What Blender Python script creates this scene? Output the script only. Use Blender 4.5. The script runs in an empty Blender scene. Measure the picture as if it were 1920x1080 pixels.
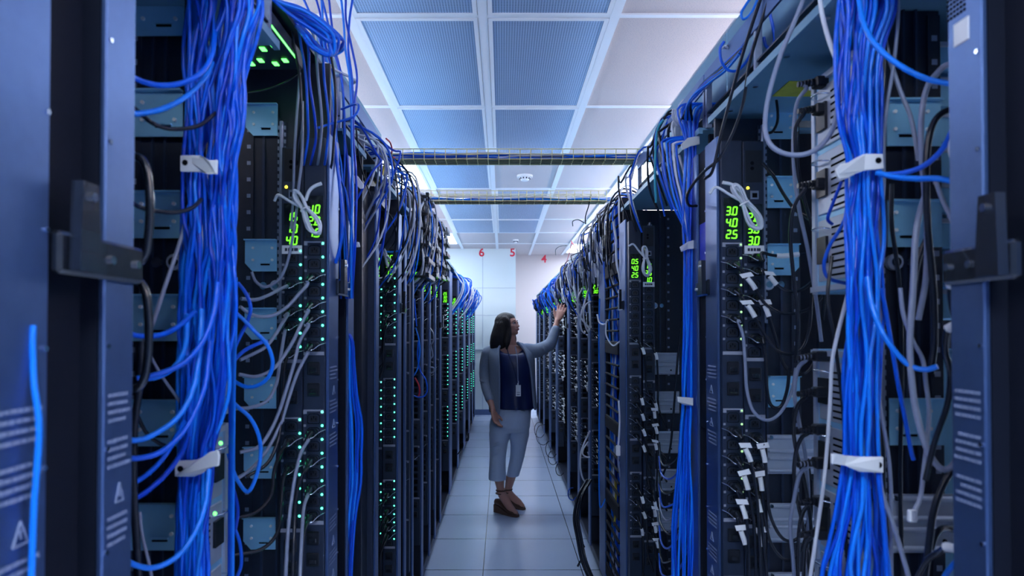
import bpy, bmesh, math, random
from math import sin, cos, tan, pi, radians, sqrt
from mathutils import Vector, Matrix, noise as mnoise
random.seed(7)
SC = bpy.context.scene
COL = SC.collection

# ------------------------------------------------------------------ camera
F, CX, HZ, EYE = 1233.0, 942.0, 620.0, 1.48
PIT = radians(0.88)
CY = HZ - F*tan(PIT)
cd = bpy.data.cameras.new('camera'); cam = bpy.data.objects.new('camera', cd); COL.objects.link(cam)
cam.location = (0, 0, EYE); cam.rotation_euler = (pi/2 + PIT, 0, 0)
cd.sensor_fit = 'HORIZONTAL'; cd.sensor_width = 36.0; cd.lens = 36.0*F/1920.0
cd.shift_x = (960-CX)/1920.0; cd.shift_y = (CY-540)/1920.0
cd.clip_start = 0.05; cd.clip_end = 100
cd.dof.use_dof = True; cd.dof.focus_distance = 3.3; cd.dof.aperture_fstop = 5.0
SC.camera = cam

def P(px, py, Y):
    """world point at distance Y down the aisle that the lens maps to (px, py)"""
    xc = (px-CX)/F; yc = (CY-py)/F
    t = Y/(cos(PIT)-yc*sin(PIT))
    return Vector((t*xc, Y, EYE + t*(sin(PIT)+yc*cos(PIT))))

# ------------------------------------------------------------------ materials
MATS = {}
def mat(name, col, rough=0.5, metal=0.0, emit=None, estr=0.0, noise=0.0, nscale=30.0, bump=0.0, spec=0.5, coat=0.0):
    m = bpy.data.materials.new(name); m.use_nodes = True
    nt = m.node_tree; b = nt.nodes['Principled BSDF']
    b.inputs['Base Color'].default_value = (*col, 1); b.inputs['Roughness'].default_value = rough
    b.inputs['Metallic'].default_value = metal; b.inputs['Specular IOR Level'].default_value = spec
    if coat: b.inputs['Coat Weight'].default_value = coat
    if emit:
        b.inputs['Emission Color'].default_value = (*emit, 1); b.inputs['Emission Strength'].default_value = estr
    if noise or bump:
        tc = nt.nodes.new('ShaderNodeTexCoord'); nz = nt.nodes.new('ShaderNodeTexNoise')
        nz.inputs['Scale'].default_value = nscale; nz.inputs['Detail'].default_value = 3
        nt.links.new(tc.outputs['Object'], nz.inputs['Vector'])
        if noise:
            mx = nt.nodes.new('ShaderNodeMix'); mx.data_type = 'RGBA'
            mx.inputs['A'].default_value = (*[c*(1-noise) for c in col], 1)
            mx.inputs['B'].default_value = (*[min(1, c*(1+noise)) for c in col], 1)
            nt.links.new(nz.outputs['Fac'], mx.inputs['Factor']); nt.links.new(mx.outputs['Result'], b.inputs['Base Color'])
        if bump:
            bp = nt.nodes.new('ShaderNodeBump'); bp.inputs['Strength'].default_value = bump; bp.inputs['Distance'].default_value = 0.002
            nt.links.new(nz.outputs['Fac'], bp.inputs['Height']); nt.links.new(bp.outputs['Normal'], b.inputs['Normal'])
    MATS[name] = m
    return m

mat('roof_teal', (0.13, 0.30, 0.46), 0.45, 0.1, noise=0.15, nscale=8)
mat('post_metal', (0.082, 0.150, 0.335), 0.40, 0.75, noise=0.10, nscale=60)
mat('black_steel', (0.010, 0.015, 0.034), 0.45, 0.0, noise=0.25, nscale=120)
mat('dark_steel', (0.022, 0.035, 0.075), 0.4, 0.2, noise=0.2, nscale=90)
mat('matte_black', (0.004, 0.007, 0.018), 0.75, spec=0.2)
mat('teal_steel', (0.30, 0.64, 0.90), 0.3, 0.25, noise=0.14, nscale=14)
mat('silver_steel', (0.50, 0.56, 0.68), 0.34, 0.35, noise=0.12, nscale=25)
mat('rail_steel', (0.28, 0.33, 0.46), 0.38, 0.5, noise=0.2, nscale=80)
mat('chrome', (0.75, 0.8, 0.9), 0.15, 1.0)
mat('black_plastic', (0.008, 0.011, 0.020), 0.38)
mat('black_gloss', (0.012, 0.016, 0.026), 0.2, coat=0.4)
mat('pdu_body', (0.018, 0.030, 0.062), 0.40, 0.1, noise=0.15, nscale=70)
mat('grey_plastic', (0.30, 0.32, 0.40), 0.45)
mat('white_plastic', (0.86, 0.87, 0.9), 0.4)
mat('white_paper', (0.88, 0.89, 0.93), 0.7)
mat('ink', (0.04, 0.045, 0.08), 0.8)
mat('print_white', (0.20, 0.26, 0.42), 0.7)
mat('yellow_label', (0.45, 0.48, 0.06), 0.6, noise=0.3, nscale=40)
mat('hole_black', (0.002, 0.003, 0.006), 0.9, spec=0.1)
mat('digit_green', (0.1, 0.5, 0.02), 0.5, emit=(0.16, 1.0, 0.02), estr=1.7)
mat('led_teal', (0.05, 0.5, 0.3), 0.5, emit=(0.06, 1.0, 0.48), estr=6.0)
mat('led_dim', (0.2, 0.4, 0.2), 0.5, emit=(0.55, 1.0, 0.45), estr=0.9)
mat('led_yellow', (0.5, 0.45, 0.02), 0.5, emit=(1.0, 0.8, 0.05), estr=3.0)
mat('led_green', (0.1, 0.5, 0.05), 0.5, emit=(0.1, 1.0, 0.12), estr=4.0)
mat('blue_sticker', (0.005, 0.03, 0.55), 0.5)
mat('yellow_wire', (0.88, 0.80, 0.42), 0.4)
mat('tray_under', (0.10, 0.11, 0.10), 0.6)

def cable_mat(name, col, rough=0.38, band=0.5, scale=170.0):
    """sheath over twisted pairs: a fine helical ripple"""
    m = mat(name, col, rough-0.06, spec=0.38); nt = m.node_tree; b = nt.nodes['Principled BSDF']
    tc = nt.nodes.new('ShaderNodeTexCoord'); w = nt.nodes.new('ShaderNodeTexWave')
    w.bands_direction = 'DIAGONAL'; w.inputs['Scale'].default_value = scale/6.283*0.6; w.inputs['Distortion'].default_value = 0.6
    bp = nt.nodes.new('ShaderNodeBump'); bp.inputs['Strength'].default_value = band; bp.inputs['Distance'].default_value = 0.0015
    nt.links.new(tc.outputs['Object'], w.inputs['Vector']); nt.links.new(w.outputs['Fac'], bp.inputs['Height'])
    nt.links.new(bp.outputs['Normal'], b.inputs['Normal'])
    return m
cable_mat('blue_cable', (0.001, 0.105, 0.72))
cable_mat('deep_blue_cable', (0.001, 0.055, 0.56))
cable_mat('light_blue_cable', (0.006, 0.21, 0.90))
cable_mat('black_cable', (0.012, 0.016, 0.028), 0.3, 0.25)
cable_mat('grey_cable', (0.24, 0.28, 0.40), 0.35, 0.3)
cable_mat('white_cable', (0.74, 0.77, 0.86), 0.4, 0.2)
cable_mat('teal_cable', (0.05, 0.42, 0.55), 0.4, 0.2)
cable_mat('red_cable', (0.62, 0.03, 0.06), 0.4, 0.2)
cable_mat('yellow_cable', (0.75, 0.58, 0.08), 0.4, 0.2)

# ------------------------------------------------------------------ mesh builder
def wloc(o):
    v = Vector((0, 0, 0))
    while o is not None:
        v = v + Vector(o.location); o = o.parent
    return v

class MB:
    def __init__(self):
        self.v = []; self.f = []; self.m = []; self.mats = []; self.s = []
    def mi(self, m):
        if m not in self.mats: self.mats.append(m)
        return self.mats.index(m)
    def add(self, vs, fs, m, smooth=False):
        k = len(self.v); i = self.mi(m)
        self.v += [tuple(v) for v in vs]
        for f in fs:
            self.f.append([k+j for j in f]); self.m.append(i); self.s.append(smooth)
    def box(self, a, b, m, ch=0.0):
        x0, x1 = sorted((a[0], b[0])); y0, y1 = sorted((a[1], b[1])); z0, z1 = sorted((a[2], b[2]))
        if ch <= 0:
            vs = [(x, y, z) for x in (x0, x1) for y in (y0, y1) for z in (z0, z1)]
            fs = [(0,1,3,2), (4,6,7,5), (0,4,5,1), (2,3,7,6), (0,2,6,4), (1,5,7,3)]
            self.add(vs, fs, m)
        else:
            bm = bmesh.new(); bmesh.ops.create_cube(bm, size=1)
            for v in bm.verts:
                v.co = Vector(((x0+x1)/2+v.co.x*(x1-x0), (y0+y1)/2+v.co.y*(y1-y0), (z0+z1)/2+v.co.z*(z1-z0)))
            c = min(ch, 0.45*min(x1-x0, y1-y0, z1-z0))
            bmesh.ops.bevel(bm, geom=bm.edges[:], offset=c, segments=1, affect='EDGES')
            bm.verts.index_update()
            self.add([v.co.copy() for v in bm.verts], [[v.index for v in f.verts] for f in bm.faces], m)
            bm.free()
        return self
    def cyl(self, p0, p1, r0, m, n=10, r1=None, smooth=True, caps=True):
        p0 = Vector(p0); p1 = Vector(p1); r1 = r0 if r1 is None else r1
        d = (p1-p0).normalized(); a = d.orthogonal().normalized(); b = d.cross(a)
        vs = []
        for p, r in ((p0, r0), (p1, r1)):
            for i in range(n):
                t = 2*pi*i/n; vs.append(p + a*(r*cos(t)) + b*(r*sin(t)))
        self.add(vs, [(i, (i+1) % n, n+(i+1) % n, n+i) for i in range(n)], m, smooth)
        if caps: self.add(vs, [list(range(n))[::-1], list(range(n, 2*n))], m)
        return self
    def tube(self, pts, r, m, n=6, sub=5, closed=False, rf=None):
        pts = [Vector(p) for p in pts]
        q = spline(pts, sub, closed) if sub > 1 else pts
        # parallel transport
        N = len(q); tang = []
        for i in range(N):
            if closed: t = q[(i+1) % N]-q[i-1]
            else: t = q[min(i+1, N-1)]-q[max(i-1, 0)]
            tang.append(t.normalized() if t.length > 1e-9 else Vector((0, 0, 1)))
        a = tang[0].orthogonal().normalized(); vs = []
        for i in range(N):
            a = (a - tang[i]*a.dot(tang[i]))
            a = a.normalized() if a.length > 1e-6 else tang[i].orthogonal().normalized()
            b = tang[i].cross(a); rr = r if rf is None else rf(i/(N-1))
            for k in range(n):
                t = 2*pi*k/n; vs.append(q[i] + a*(rr*cos(t)) + b*(rr*sin(t)))
        fs = [(i*n+k, i*n+(k+1) % n, (i+1)*n+(k+1) % n, (i+1)*n+k) for i in range(N-1) for k in range(n)]
        if closed: fs += [((N-1)*n+k, (N-1)*n+(k+1) % n, (k+1) % n, k) for k in range(n)]
        self.add(vs, fs, m, True)
        if not closed: self.add(vs, [list(range(n))[::-1], [(N-1)*n+k for k in range(n)]], m)
        return self
    def prism(self, poly, ax, t0, t1, m):
        """poly in the plane perpendicular to axis ax (0,1,2), extruded t0..t1"""
        n = len(poly); vs = []
        for t in (t0, t1):
            for (u, w) in poly:
                vs.append((t, u, w) if ax == 0 else ((u, t, w) if ax == 1 else (u, w, t)))
        self.add(vs, [list(range(n)), list(range(n, 2*n))[::-1]] + [(i, n+i, n+(i+1) % n, (i+1) % n) for i in range(n)], m)
        return self
    def ball(self, c, r, m, nu=10, nv=6):
        c = Vector(c); r = r if hasattr(r, '__len__') else (r, r, r); vs = [c+Vector((0, 0, r[2]))]
        for j in range(1, nv):
            ph = pi*j/nv
            for i in range(nu):
                t = 2*pi*i/nu; vs.append(c+Vector((r[0]*sin(ph)*cos(t), r[1]*sin(ph)*sin(t), r[2]*cos(ph))))
        vs.append(c-Vector((0, 0, r[2]))); L = len(vs)-1
        fs = [(0, 1+i, 1+(i+1) % nu) for i in range(nu)]
        for j in range(nv-2):
            fs += [(1+j*nu+i, 1+(j+1)*nu+i, 1+(j+1)*nu+(i+1) % nu, 1+j*nu+(i+1) % nu) for i in range(nu)]
        fs += [(L, 1+(nv-2)*nu+(i+1) % nu, 1+(nv-2)*nu+i) for i in range(nu)]
        self.add(vs, fs, m, True); return self
    def rings(self, rs, m, cap=True, smooth=True):
        n = len(rs[0]); vs = [p for r in rs for p in r]
        fs = [(i*n+k, i*n+(k+1) % n, (i+1)*n+(k+1) % n, (i+1)*n+k) for i in range(len(rs)-1) for k in range(n)]
        self.add(vs, fs, m, smooth)
        if cap: self.add(vs, [list(range(n))[::-1], [(len(rs)-1)*n+k for k in range(n)]], m, smooth)
        return self
    def build(self, name, parent=None, fix=True):
        me = bpy.data.meshes.new(name)
        o0 = wloc(parent) if parent is not None else Vector((0, 0, 0))
        me.from_pydata([(v[0]-o0.x, v[1]-o0.y, v[2]-o0.z) for v in self.v], [], self.f)
        for k in self.mats: me.materials.append(MATS[k])
        me.polygons.foreach_set('material_index', self.m); me.polygons.foreach_set('use_smooth', self.s)
        if fix:
            bm = bmesh.new(); bm.from_mesh(me); bmesh.ops.recalc_face_normals(bm, faces=bm.faces[:]); bm.to_mesh(me); bm.free()
        me.update()
        o = bpy.data.objects.new(name, me); COL.objects.link(o)
        if parent is not None: o.parent = parent
        return o

def spline(p, sub, closed=False):
    N = len(p); out = []
    for i in range(N if closed else N-1):
        p1 = p[i]; p2 = p[(i+1) % N]
        p0 = p[i-1] if (i > 0 or closed) else p1*2-p2
        p3 = p[(i+2) % N] if (i+2 < N or closed) else p2*2-p1
        for k in range(sub):
            t = k/sub
            out.append(0.5*((2*p1)+(-p0+p2)*t+(2*p0-5*p1+4*p2-p3)*t*t+(-p0+3*p1-3*p2+p3)*t**3))
    if not closed: out.append(p[-1])
    return out

def tag(o, label=None, cat=None, group=None, kind=None):
    if label: o['label'] = label
    if cat: o['category'] = cat
    if group: o['group'] = group
    if kind: o['kind'] = kind
    return o
def thing(name, loc, label, cat, group=None):
    o = bpy.data.objects.new(name, None); COL.objects.link(o); o.location = loc
    o.empty_display_size = 0.05
    return tag(o, label, cat, group)
KIDS = {}
def copy_tree(o, parent=None, loc=None):
    c = o.copy(); COL.objects.link(c)
    if parent is not None: c.parent = parent
    if loc is not None: c.location = loc
    for ch in o.children: copy_tree(ch, c)
    return c
# ------------------------------------------------------------------ room shell
XA = {-1: 0.462, 1: 0.580}          # distance of each row's front plane from the camera axis
ZC = 2.924                          # ceiling
TX = [-2.53, -1.92, -1.31, -0.70, -0.09, 0.515, 1.125, 1.735, 2.345, 2.955]   # ceiling rails along the aisle
TY = [-1.90, -0.68, 0.54, 1.76, 2.98, 4.20, 5.41, 6.63, 7.25, 8.47, 9.63, 10.85, 12.07]

def nodes_of(m): return m.node_tree.nodes, m.node_tree.links
# floor: square raised-floor tiles with thin dark joints
m = mat('floor_tile', (0.40, 0.44, 0.56), 0.32, spec=0.8)
n, l = nodes_of(m); b = n['Principled BSDF']
tc = n.new('ShaderNodeTexCoord'); sep = n.new('ShaderNodeSeparateXYZ'); l.new(tc.outputs['Object'], sep.inputs[0])
def joint(axis, off, size, w):
    a = n.new('ShaderNodeMath'); a.operation = 'ADD'; a.inputs[1].default_value = -off + 100*size; l.new(sep.outputs[axis], a.inputs[0])
    d = n.new('ShaderNodeMath'); d.operation = 'DIVIDE'; d.inputs[1].default_value = size; l.new(a.outputs[0], d.inputs[0])
    f = n.new('ShaderNodeMath'); f.operation = 'FRACT'; l.new(d.outputs[0], f.inputs[0])
    s = n.new('ShaderNodeMath'); s.operation = 'LESS_THAN'; s.inputs[1].default_value = w/size; l.new(f.outputs[0], s.inputs[0])
    return s
jx = joint('X', -0.121, 0.608, 0.0055); jy = joint('Y', 4.10-0.61*6, 0.608, 0.0075)
mxn = n.new('ShaderNodeMath'); mxn.operation = 'MAXIMUM'; l.new(jx.outputs[0], mxn.inputs[0]); l.new(jy.outputs[0], mxn.inputs[1])
nz = n.new('ShaderNodeTexNoise'); nz.inputs['Scale'].default_value = 260; nz.inputs['Detail'].default_value = 2; l.new(tc.outputs['Object'], nz.inputs['Vector'])
c1 = n.new('ShaderNodeMix'); c1.data_type = 'RGBA'; c1.inputs['A'].default_value = (0.52, 0.63, 0.86, 1); c1.inputs['B'].default_value = (0.64, 0.75, 0.96, 1)
l.new(nz.outputs['Fac'], c1.inputs['Factor'])
c2 = n.new('ShaderNodeMix'); c2.data_type = 'RGBA'; c2.inputs['B'].default_value = (0.03, 0.04, 0.08, 1)
l.new(c1.outputs['Result'], c2.inputs['A']); l.new(mxn.outputs[0], c2.inputs['Factor']); l.new(c2.outputs['Result'], b.inputs['Base Color'])
n2 = n.new('ShaderNodeTexNoise'); n2.inputs['Scale'].default_value = 3.0; l.new(tc.outputs['Object'], n2.inputs['Vector'])
mr = n.new('ShaderNodeMapRange'); mr.inputs['To Min'].default_value = 0.14; mr.inputs['To Max'].default_value = 0.30; l.new(n2.outputs['Fac'], mr.inputs['Value']); l.new(mr.outputs[0], b.inputs['Roughness'])
q = MB(); q.box((-3.4, -2.2, -0.05), (3.8, 12.6, 0), 'floor_tile')
tag(q.build('floor'), 'pale grey raised floor of square tiles with thin dark joints', 'floor', kind='structure')

# acoustic ceiling tiles: speckled
m = mat('acoustic_tile', (0.80, 0.78, 0.82), 0.9, spec=0.1)
n, l = nodes_of(m); b = n['Principled BSDF']; tc = n.new('ShaderNodeTexCoord')
vz = n.new('ShaderNodeTexNoise'); vz.inputs['Scale'].default_value = 210; vz.inputs['Detail'].default_value = 4; l.new(tc.outputs['Object'], vz.inputs['Vector'])
cr = n.new('ShaderNodeValToRGB'); cr.color_ramp.elements[0].position = 0.33; cr.color_ramp.elements[0].color = (0.42, 0.40, 0.47, 1)
cr.color_ramp.elements[1].position = 0.45; cr.color_ramp.elements[1].color = (0.64, 0.57, 0.575, 1)
l.new(vz.outputs['Fac'], cr.inputs[0]); l.new(cr.outputs[0], b.inputs['Base Color'])
mat('grid_white', (0.84, 0.88, 0.95), 0.35, spec=0.5)
mat('wall_blue_white', (0.72, 0.82, 0.86), 0.45)
mat('wall_pink_white', (0.64, 0.56, 0.575), 0.6)
mat('seam_grey', (0.36, 0.45, 0.58), 0.6)
mat('kick_blue', (0.10, 0.16, 0.32), 0.5)
mat('red_paint', (0.72, 0.02, 0.06), 0.5)
q = MB(); q.box((-3.4, -2.2, ZC), (3.8, 12.6, ZC+0.06), 'acoustic_tile')
tag(q.build('ceiling'), 'suspended ceiling of speckled white acoustic tiles', 'ceiling', kind='structure')
q = MB()
for x in TX: q.box((x-0.022, -2.2, ZC-0.012), (x+0.022, 12.45, ZC-0.001), 'grid_white')
for y in TY[:-1]: q.box((-3.4, y-0.014, ZC-0.010), (3.8, y+0.014, ZC-0.001), 'grid_white')
tag(q.build('trim_1'), 'white ceiling grid rails between the tiles', 'ceiling grid', kind='structure')

# back wall: pale panelled partition on the left, pinkish wall a metre further on the right
YB, YR = 11.55, 12.45
q = MB(); xr = P(967, 620, YB).x
q.box((-3.4, YB, 0.10), (xr, YR, ZC), 'wall_blue_white')
for px in (795, 905): x = P(px, 600, YB).x; q.box((x-0.004, YB-0.004, 0.10), (x+0.004, YB+0.01, ZC), 'seam_grey')
for py in (540, 591): z = P(905, py, YB).z; q.box((-3.4, YB-0.004, z-0.003), (xr, YB+0.01, z+0.003), 'seam_grey')
zr = P(900, 654, YB).z; x0 = P(888, 650, YB).x; x1 = P(905, 650, YB).x
q.box((x0, YB-0.03, zr-0.012), (x1, YB, zr+0.020), 'wall_blue_white'); q.box((x0, YB-0.032, zr-0.02), (x1, YB, zr-0.013), 'seam_grey')
tag(q.build('wall_back'), 'pale bluish white panelled partition at the end of the aisle', 'wall', kind='structure')
q = MB(); q.box((-3.4, YB+0.02, 0), (xr-0.02, YR, 0.10), 'kick_blue')
tag(q.build('baseboard_back'), 'dark blue kick plate under the panelled partition', 'baseboard', kind='structure')
q = MB(); q.box((xr-0.2, YR, 0), (3.8, YR+0.1, ZC), 'wall_pink_white')
tag(q.build('wall_end'), 'pinkish white wall behind the right end of the aisle', 'wall', kind='structure')
q = MB(); q.box((3.7, -2.2, 0), (3.8, 12.5, ZC), 'wall_blue_white')
tag(q.build('wall_right'), 'pale wall beyond the right row of racks', 'wall', kind='structure')
q = MB(); q.box((-3.4, -2.2, 0), (-3.3, 11.55, ZC), 'wall_blue_white')
tag(q.build('wall_left'), 'pale wall beyond the left row of racks', 'wall', kind='structure')

# perforated return-air panels
m = mat('perforated', (0.3, 0.42, 0.62), 0.4, 0.3)
n, l = nodes_of(m); b = n['Principled BSDF']; tc = n.new('ShaderNodeTexCoord'); sep = n.new('ShaderNodeSeparateXYZ'); l.new(tc.outputs['Object'], sep.inputs[0])
def cell(axis, size, w):
    d = n.new('ShaderNodeMath'); d.operation = 'DIVIDE'; d.inputs[1].default_value = size; l.new(sep.outputs[axis], d.inputs[0])
    f = n.new('ShaderNodeMath'); f.operation = 'FRACT'; l.new(d.outputs[0], f.inputs[0])
    s = n.new('ShaderNodeMath'); s.operation = 'GREATER_THAN'; s.inputs[1].default_value = w; l.new(f.outputs[0], s.inputs[0]); return s
a1 = cell('X', 0.0125, 0.38); a2 = cell('Y', 0.0125, 0.38)
mm = n.new('ShaderNodeMath'); mm.operation = 'MULTIPLY'; l.new(a1.outputs[0], mm.inputs[0]); l.new(a2.outputs[0], mm.inputs[1])
cc = n.new('ShaderNodeMix'); cc.data_type = 'RGBA'; cc.inputs['A'].default_value = (0.36, 0.50, 0.72, 1); cc.inputs['B'].default_value = (0.09, 0.17, 0.33, 1)
l.new(mm.outputs[0], cc.inputs['Factor']); l.new(cc.outputs['Result'], b.inputs['Base Color'])
rowname = {3: 'nearest the camera', 4: 'second row from the camera', 5: 'third row from the camera', 6: 'fourth row, level with the smoke detector',
           7: 'short one between the cable trays', 8: 'just beyond the far cable tray', 9: 'last row before the end wall'}
for j in (3, 4, 5, 6, 7, 8, 9):
    for k, side in ((3, 'left'), (4, 'right')):
        if (j, k) in ((6, 4), (7, 3)): continue
        x0, x1, y0, y1 = TX[k]+0.024, TX[k+1]-0.024, TY[j]+0.016, TY[j+1]-0.016
        t = thing('return_air_panel', ((x0+x1)/2, (y0+y1)/2, ZC-0.012), 'grey perforated ceiling panel %s of the centre rail, %s' % (side, rowname[j]), 'ceiling vent', 'perforated ceiling panels')
        fr = MB(); w = 0.020
        for a, c in (((x0, y0), (x0+w, y1)), ((x1-w, y0), (x1, y1)), ((x0+w, y0), (x1-w, y0+w)), ((x0+w, y1-w), (x1-w, y1))):
            fr.box((a[0], a[1], ZC-0.014), (c[0], c[1], ZC-0.001), 'grid_white')
        fr.build('frame', t)
        MB().box((x0+w, y0+w, ZC-0.010), (x1-w, y1-w, ZC-0.003), 'perforated').build('perforated_sheet', t)

# ceiling troffers: lamps over the rows, plus a few added fill lights
def troffer(k, j, label, watt, shortend=0.0):
    x0, x1, y0, y1 = TX[k]+0.024, TX[k+1]-0.024, TY[j]+0.016, TY[j+1]-0.016-shortend
    t = thing('ceiling_light', ((x0+x1)/2, (y0+y1)/2, ZC-0.01), label, 'light', 'fluorescent ceiling lights')
    fr = MB(); w = 0.025
    for a, c in (((x0, y0), (x0+w, y1)), ((x1-w, y0), (x1, y1)), ((x0+w, y0), (x1-w, y0+w)), ((x0+w, y1-w), (x1-w, y1))):
        fr.box((a[0], a[1], ZC-0.016), (c[0], c[1], ZC-0.001), 'grid_white')
    fr.build('frame', t)
    MB().box((x0+w, y0+w, ZC-0.012), (x1-w, y1-w, ZC-0.004), watt).build('diffuser', t)
LAMP = (0.74, 0.86, 1.0)
mat('lamp_bright', (0.9, 0.9, 0.9), 0.5, emit=LAMP, estr=17.0)
mat('fill_back', (0.9, 0.9, 0.9), 0.5, emit=LAMP, estr=25.0)
mat('lamp_near', (0.9, 0.9, 0.9), 0.5, emit=LAMP, estr=9.0)
troffer(2, 6, 'bright ceiling light over the left row beyond the near cable tray', 'lamp_bright')
troffer(2, 10, 'bright ceiling light over the left row near the end wall', 'lamp_bright')
troffer(6, 6, 'ceiling light over the right row beyond the near cable tray', 'lamp_bright')
troffer(6, 9, 'ceiling light over the right row near the end wall', 'lamp_bright')
troffer(6, 4, 'ceiling light over the right row before the near cable tray', 'lamp_near')
troffer(1, 4, 'ceiling light behind the left row before the near cable tray', 'lamp_near')
troffer(4, 0, 'ceiling light over the aisle behind the camera', 'fill_back')  # this pair is added, unseen fill for camera-facing surfaces
troffer(3, 0, 'second ceiling light over the aisle behind the camera', 'fill_back')
mat('fill_slim', (.9, .9, .9), .5, emit=LAMP, estr=24.0)  # slim fill lights added behind the trays to brighten the floor
for y0, lab in ((5.36, 'slim added fill light across the aisle above the nearer tray'), (7.00, 'slim added fill light across the aisle above the farther tray')):
    t = thing('ceiling_light', (-.09, y0+.1, ZC-.02), lab, 'light', 'slim added fill lights')
    MB().box((-.67, y0, ZC-.03), (.49, y0+.20, ZC-.013), 'white_plastic', .004).build('housing', t); MB().box((-.65, y0+.015, ZC-.034), (.47, y0+.185, ZC-.030), 'fill_slim').build('diffuser', t)
troffer(7, 11, 'added fill light over the cross aisle right of the end wall', 'lamp_bright')  # cross-aisle pair added out of view to light the end wall
troffer(6, 11, 'added fill light over the cross aisle beside the end wall', 'lamp_bright')

# added suspended fill lights, hidden behind the rows, to brighten the ceiling
def fill_pendant(x, y0, y1, label, up, down):
    z = 2.52; t = thing('linear_fill_light', (x, (y0+y1)/2, z), label, 'light', 'added suspended fill lights')
    q = MB(); q.box((x-.06, y0, z-.03), (x+.06, y1, z+.03), 'white_plastic', .006); q.build('housing', t)
    MB().box((x-.05, y0+.02, z+.030), (x+.05, y1-.02, z+.036), up).build('upper_diffuser', t)
    MB().box((x-.05, y0+.02, z-.036), (x+.05, y1-.02, z-.030), down).build('lower_diffuser', t)
    q = MB()
    for y in (y0+.2, y1-.2): q.cyl((x, y, z+.03), (x, y, ZC), .002, 'chrome', 6)
    q.build('hanger', t)
mat('fill_up', (.9, .9, .9), .5, emit=(1.0, .93, .97), estr=80.0)
mat('fill_up_dim', (.9, .9, .9), .5, emit=(.92, .92, 1.0), estr=55.0)
mat('fill_down', (.9, .9, .9), .5, emit=LAMP, estr=10.0)
for i, (a, c) in enumerate(((-1.6, 1.4), (1.8, 4.8), (5.2, 8.2), (8.6, 10.4))):
    fill_pendant(-1.75, a, c, 'added suspended fill light behind the left row, %s from the camera' % ('first', 'second', 'third', 'fourth')[i], 'fill_up_dim' if i < 2 else 'fill_up', 'fill_down')
    fill_pendant(1.95, a, c, 'added suspended fill light behind the right row, %s from the camera' % ('first', 'second', 'third', 'fourth')[i], 'fill_up', 'fill_down')

w = bpy.data.worlds.new('world'); SC.world = w; w.use_nodes = True
bg = w.node_tree.nodes['Background']; bg.inputs[0].default_value = (0.04, 0.17, 0.60, 1); bg.inputs[1].default_value = 0.5

# red bay numbers painted on the end walls
def number(ch, px, py, Y, hpx, label):
    cu = bpy.data.curves.new('n', 'FONT'); cu.body = ch; cu.align_x = 'CENTER'; cu.align_y = 'CENTER'
    cu.size = hpx*1.42*Y/F; cu.offset = 0.018*cu.size*1.2; cu.extrude = 0.002; cu.resolution_u = 6
    ob = bpy.data.objects.new('n', cu); COL.objects.link(ob)
    dg = bpy.context.evaluated_depsgraph_get(); me = bpy.data.meshes.new_from_object(ob.evaluated_get(dg))
    bpy.data.objects.remove(ob); me.materials.clear(); me.materials.append(MATS['red_paint'])
    o = bpy.data.objects.new('wall_number', me); COL.objects.link(o)
    p = P(px, py, Y-0.003); o.location = p; o.rotation_euler = (pi/2, 0, 0)
    tag(o, label, 'number', 'red numbers on the end wall')
number('6', 903, 474, YB, 15, 'red number 6 at the top of the panelled partition')
number('5', 961, 474, YB, 15, 'red number 5 at the right edge of the panelled partition')
number('4', 1020, 486, YR, 14, 'red number 4 high on the pinkish end wall')

# smoke detectors
def detector(px, py, r, label):
    Y = (ZC-EYE)*F/(HZ-py); c = P(px, py, Y); c.z = ZC
    t = thing('smoke_detector', c, label, 'smoke detector')
    MB().cyl((c.x, c.y, ZC-0.02), (c.x, c.y, ZC), r*0.97, 'white_plastic', 24, r).build('base_ring', t)
    MB().cyl((c.x, c.y, ZC-0.05), (c.x, c.y, ZC-0.02), r*0.45, 'white_plastic', 20, r*0.7).build('sensor_dome', t)
    q = MB()
    for i in range(10): a = 2*pi*i/10; q.box((c.x+r*.62*cos(a)-.006, c.y+r*.62*sin(a)-.006, ZC-.036), (c.x+r*.62*cos(a)+.006, c.y+r*.62*sin(a)+.006, ZC-.024), 'ink')
    q.build('vent_slots', t)
detector(984, 328, 0.075, 'round white smoke detector on the ceiling between the trays')
detector(967, 449, 0.045, 'tiny round white detector on the ceiling near the end wall')

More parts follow.
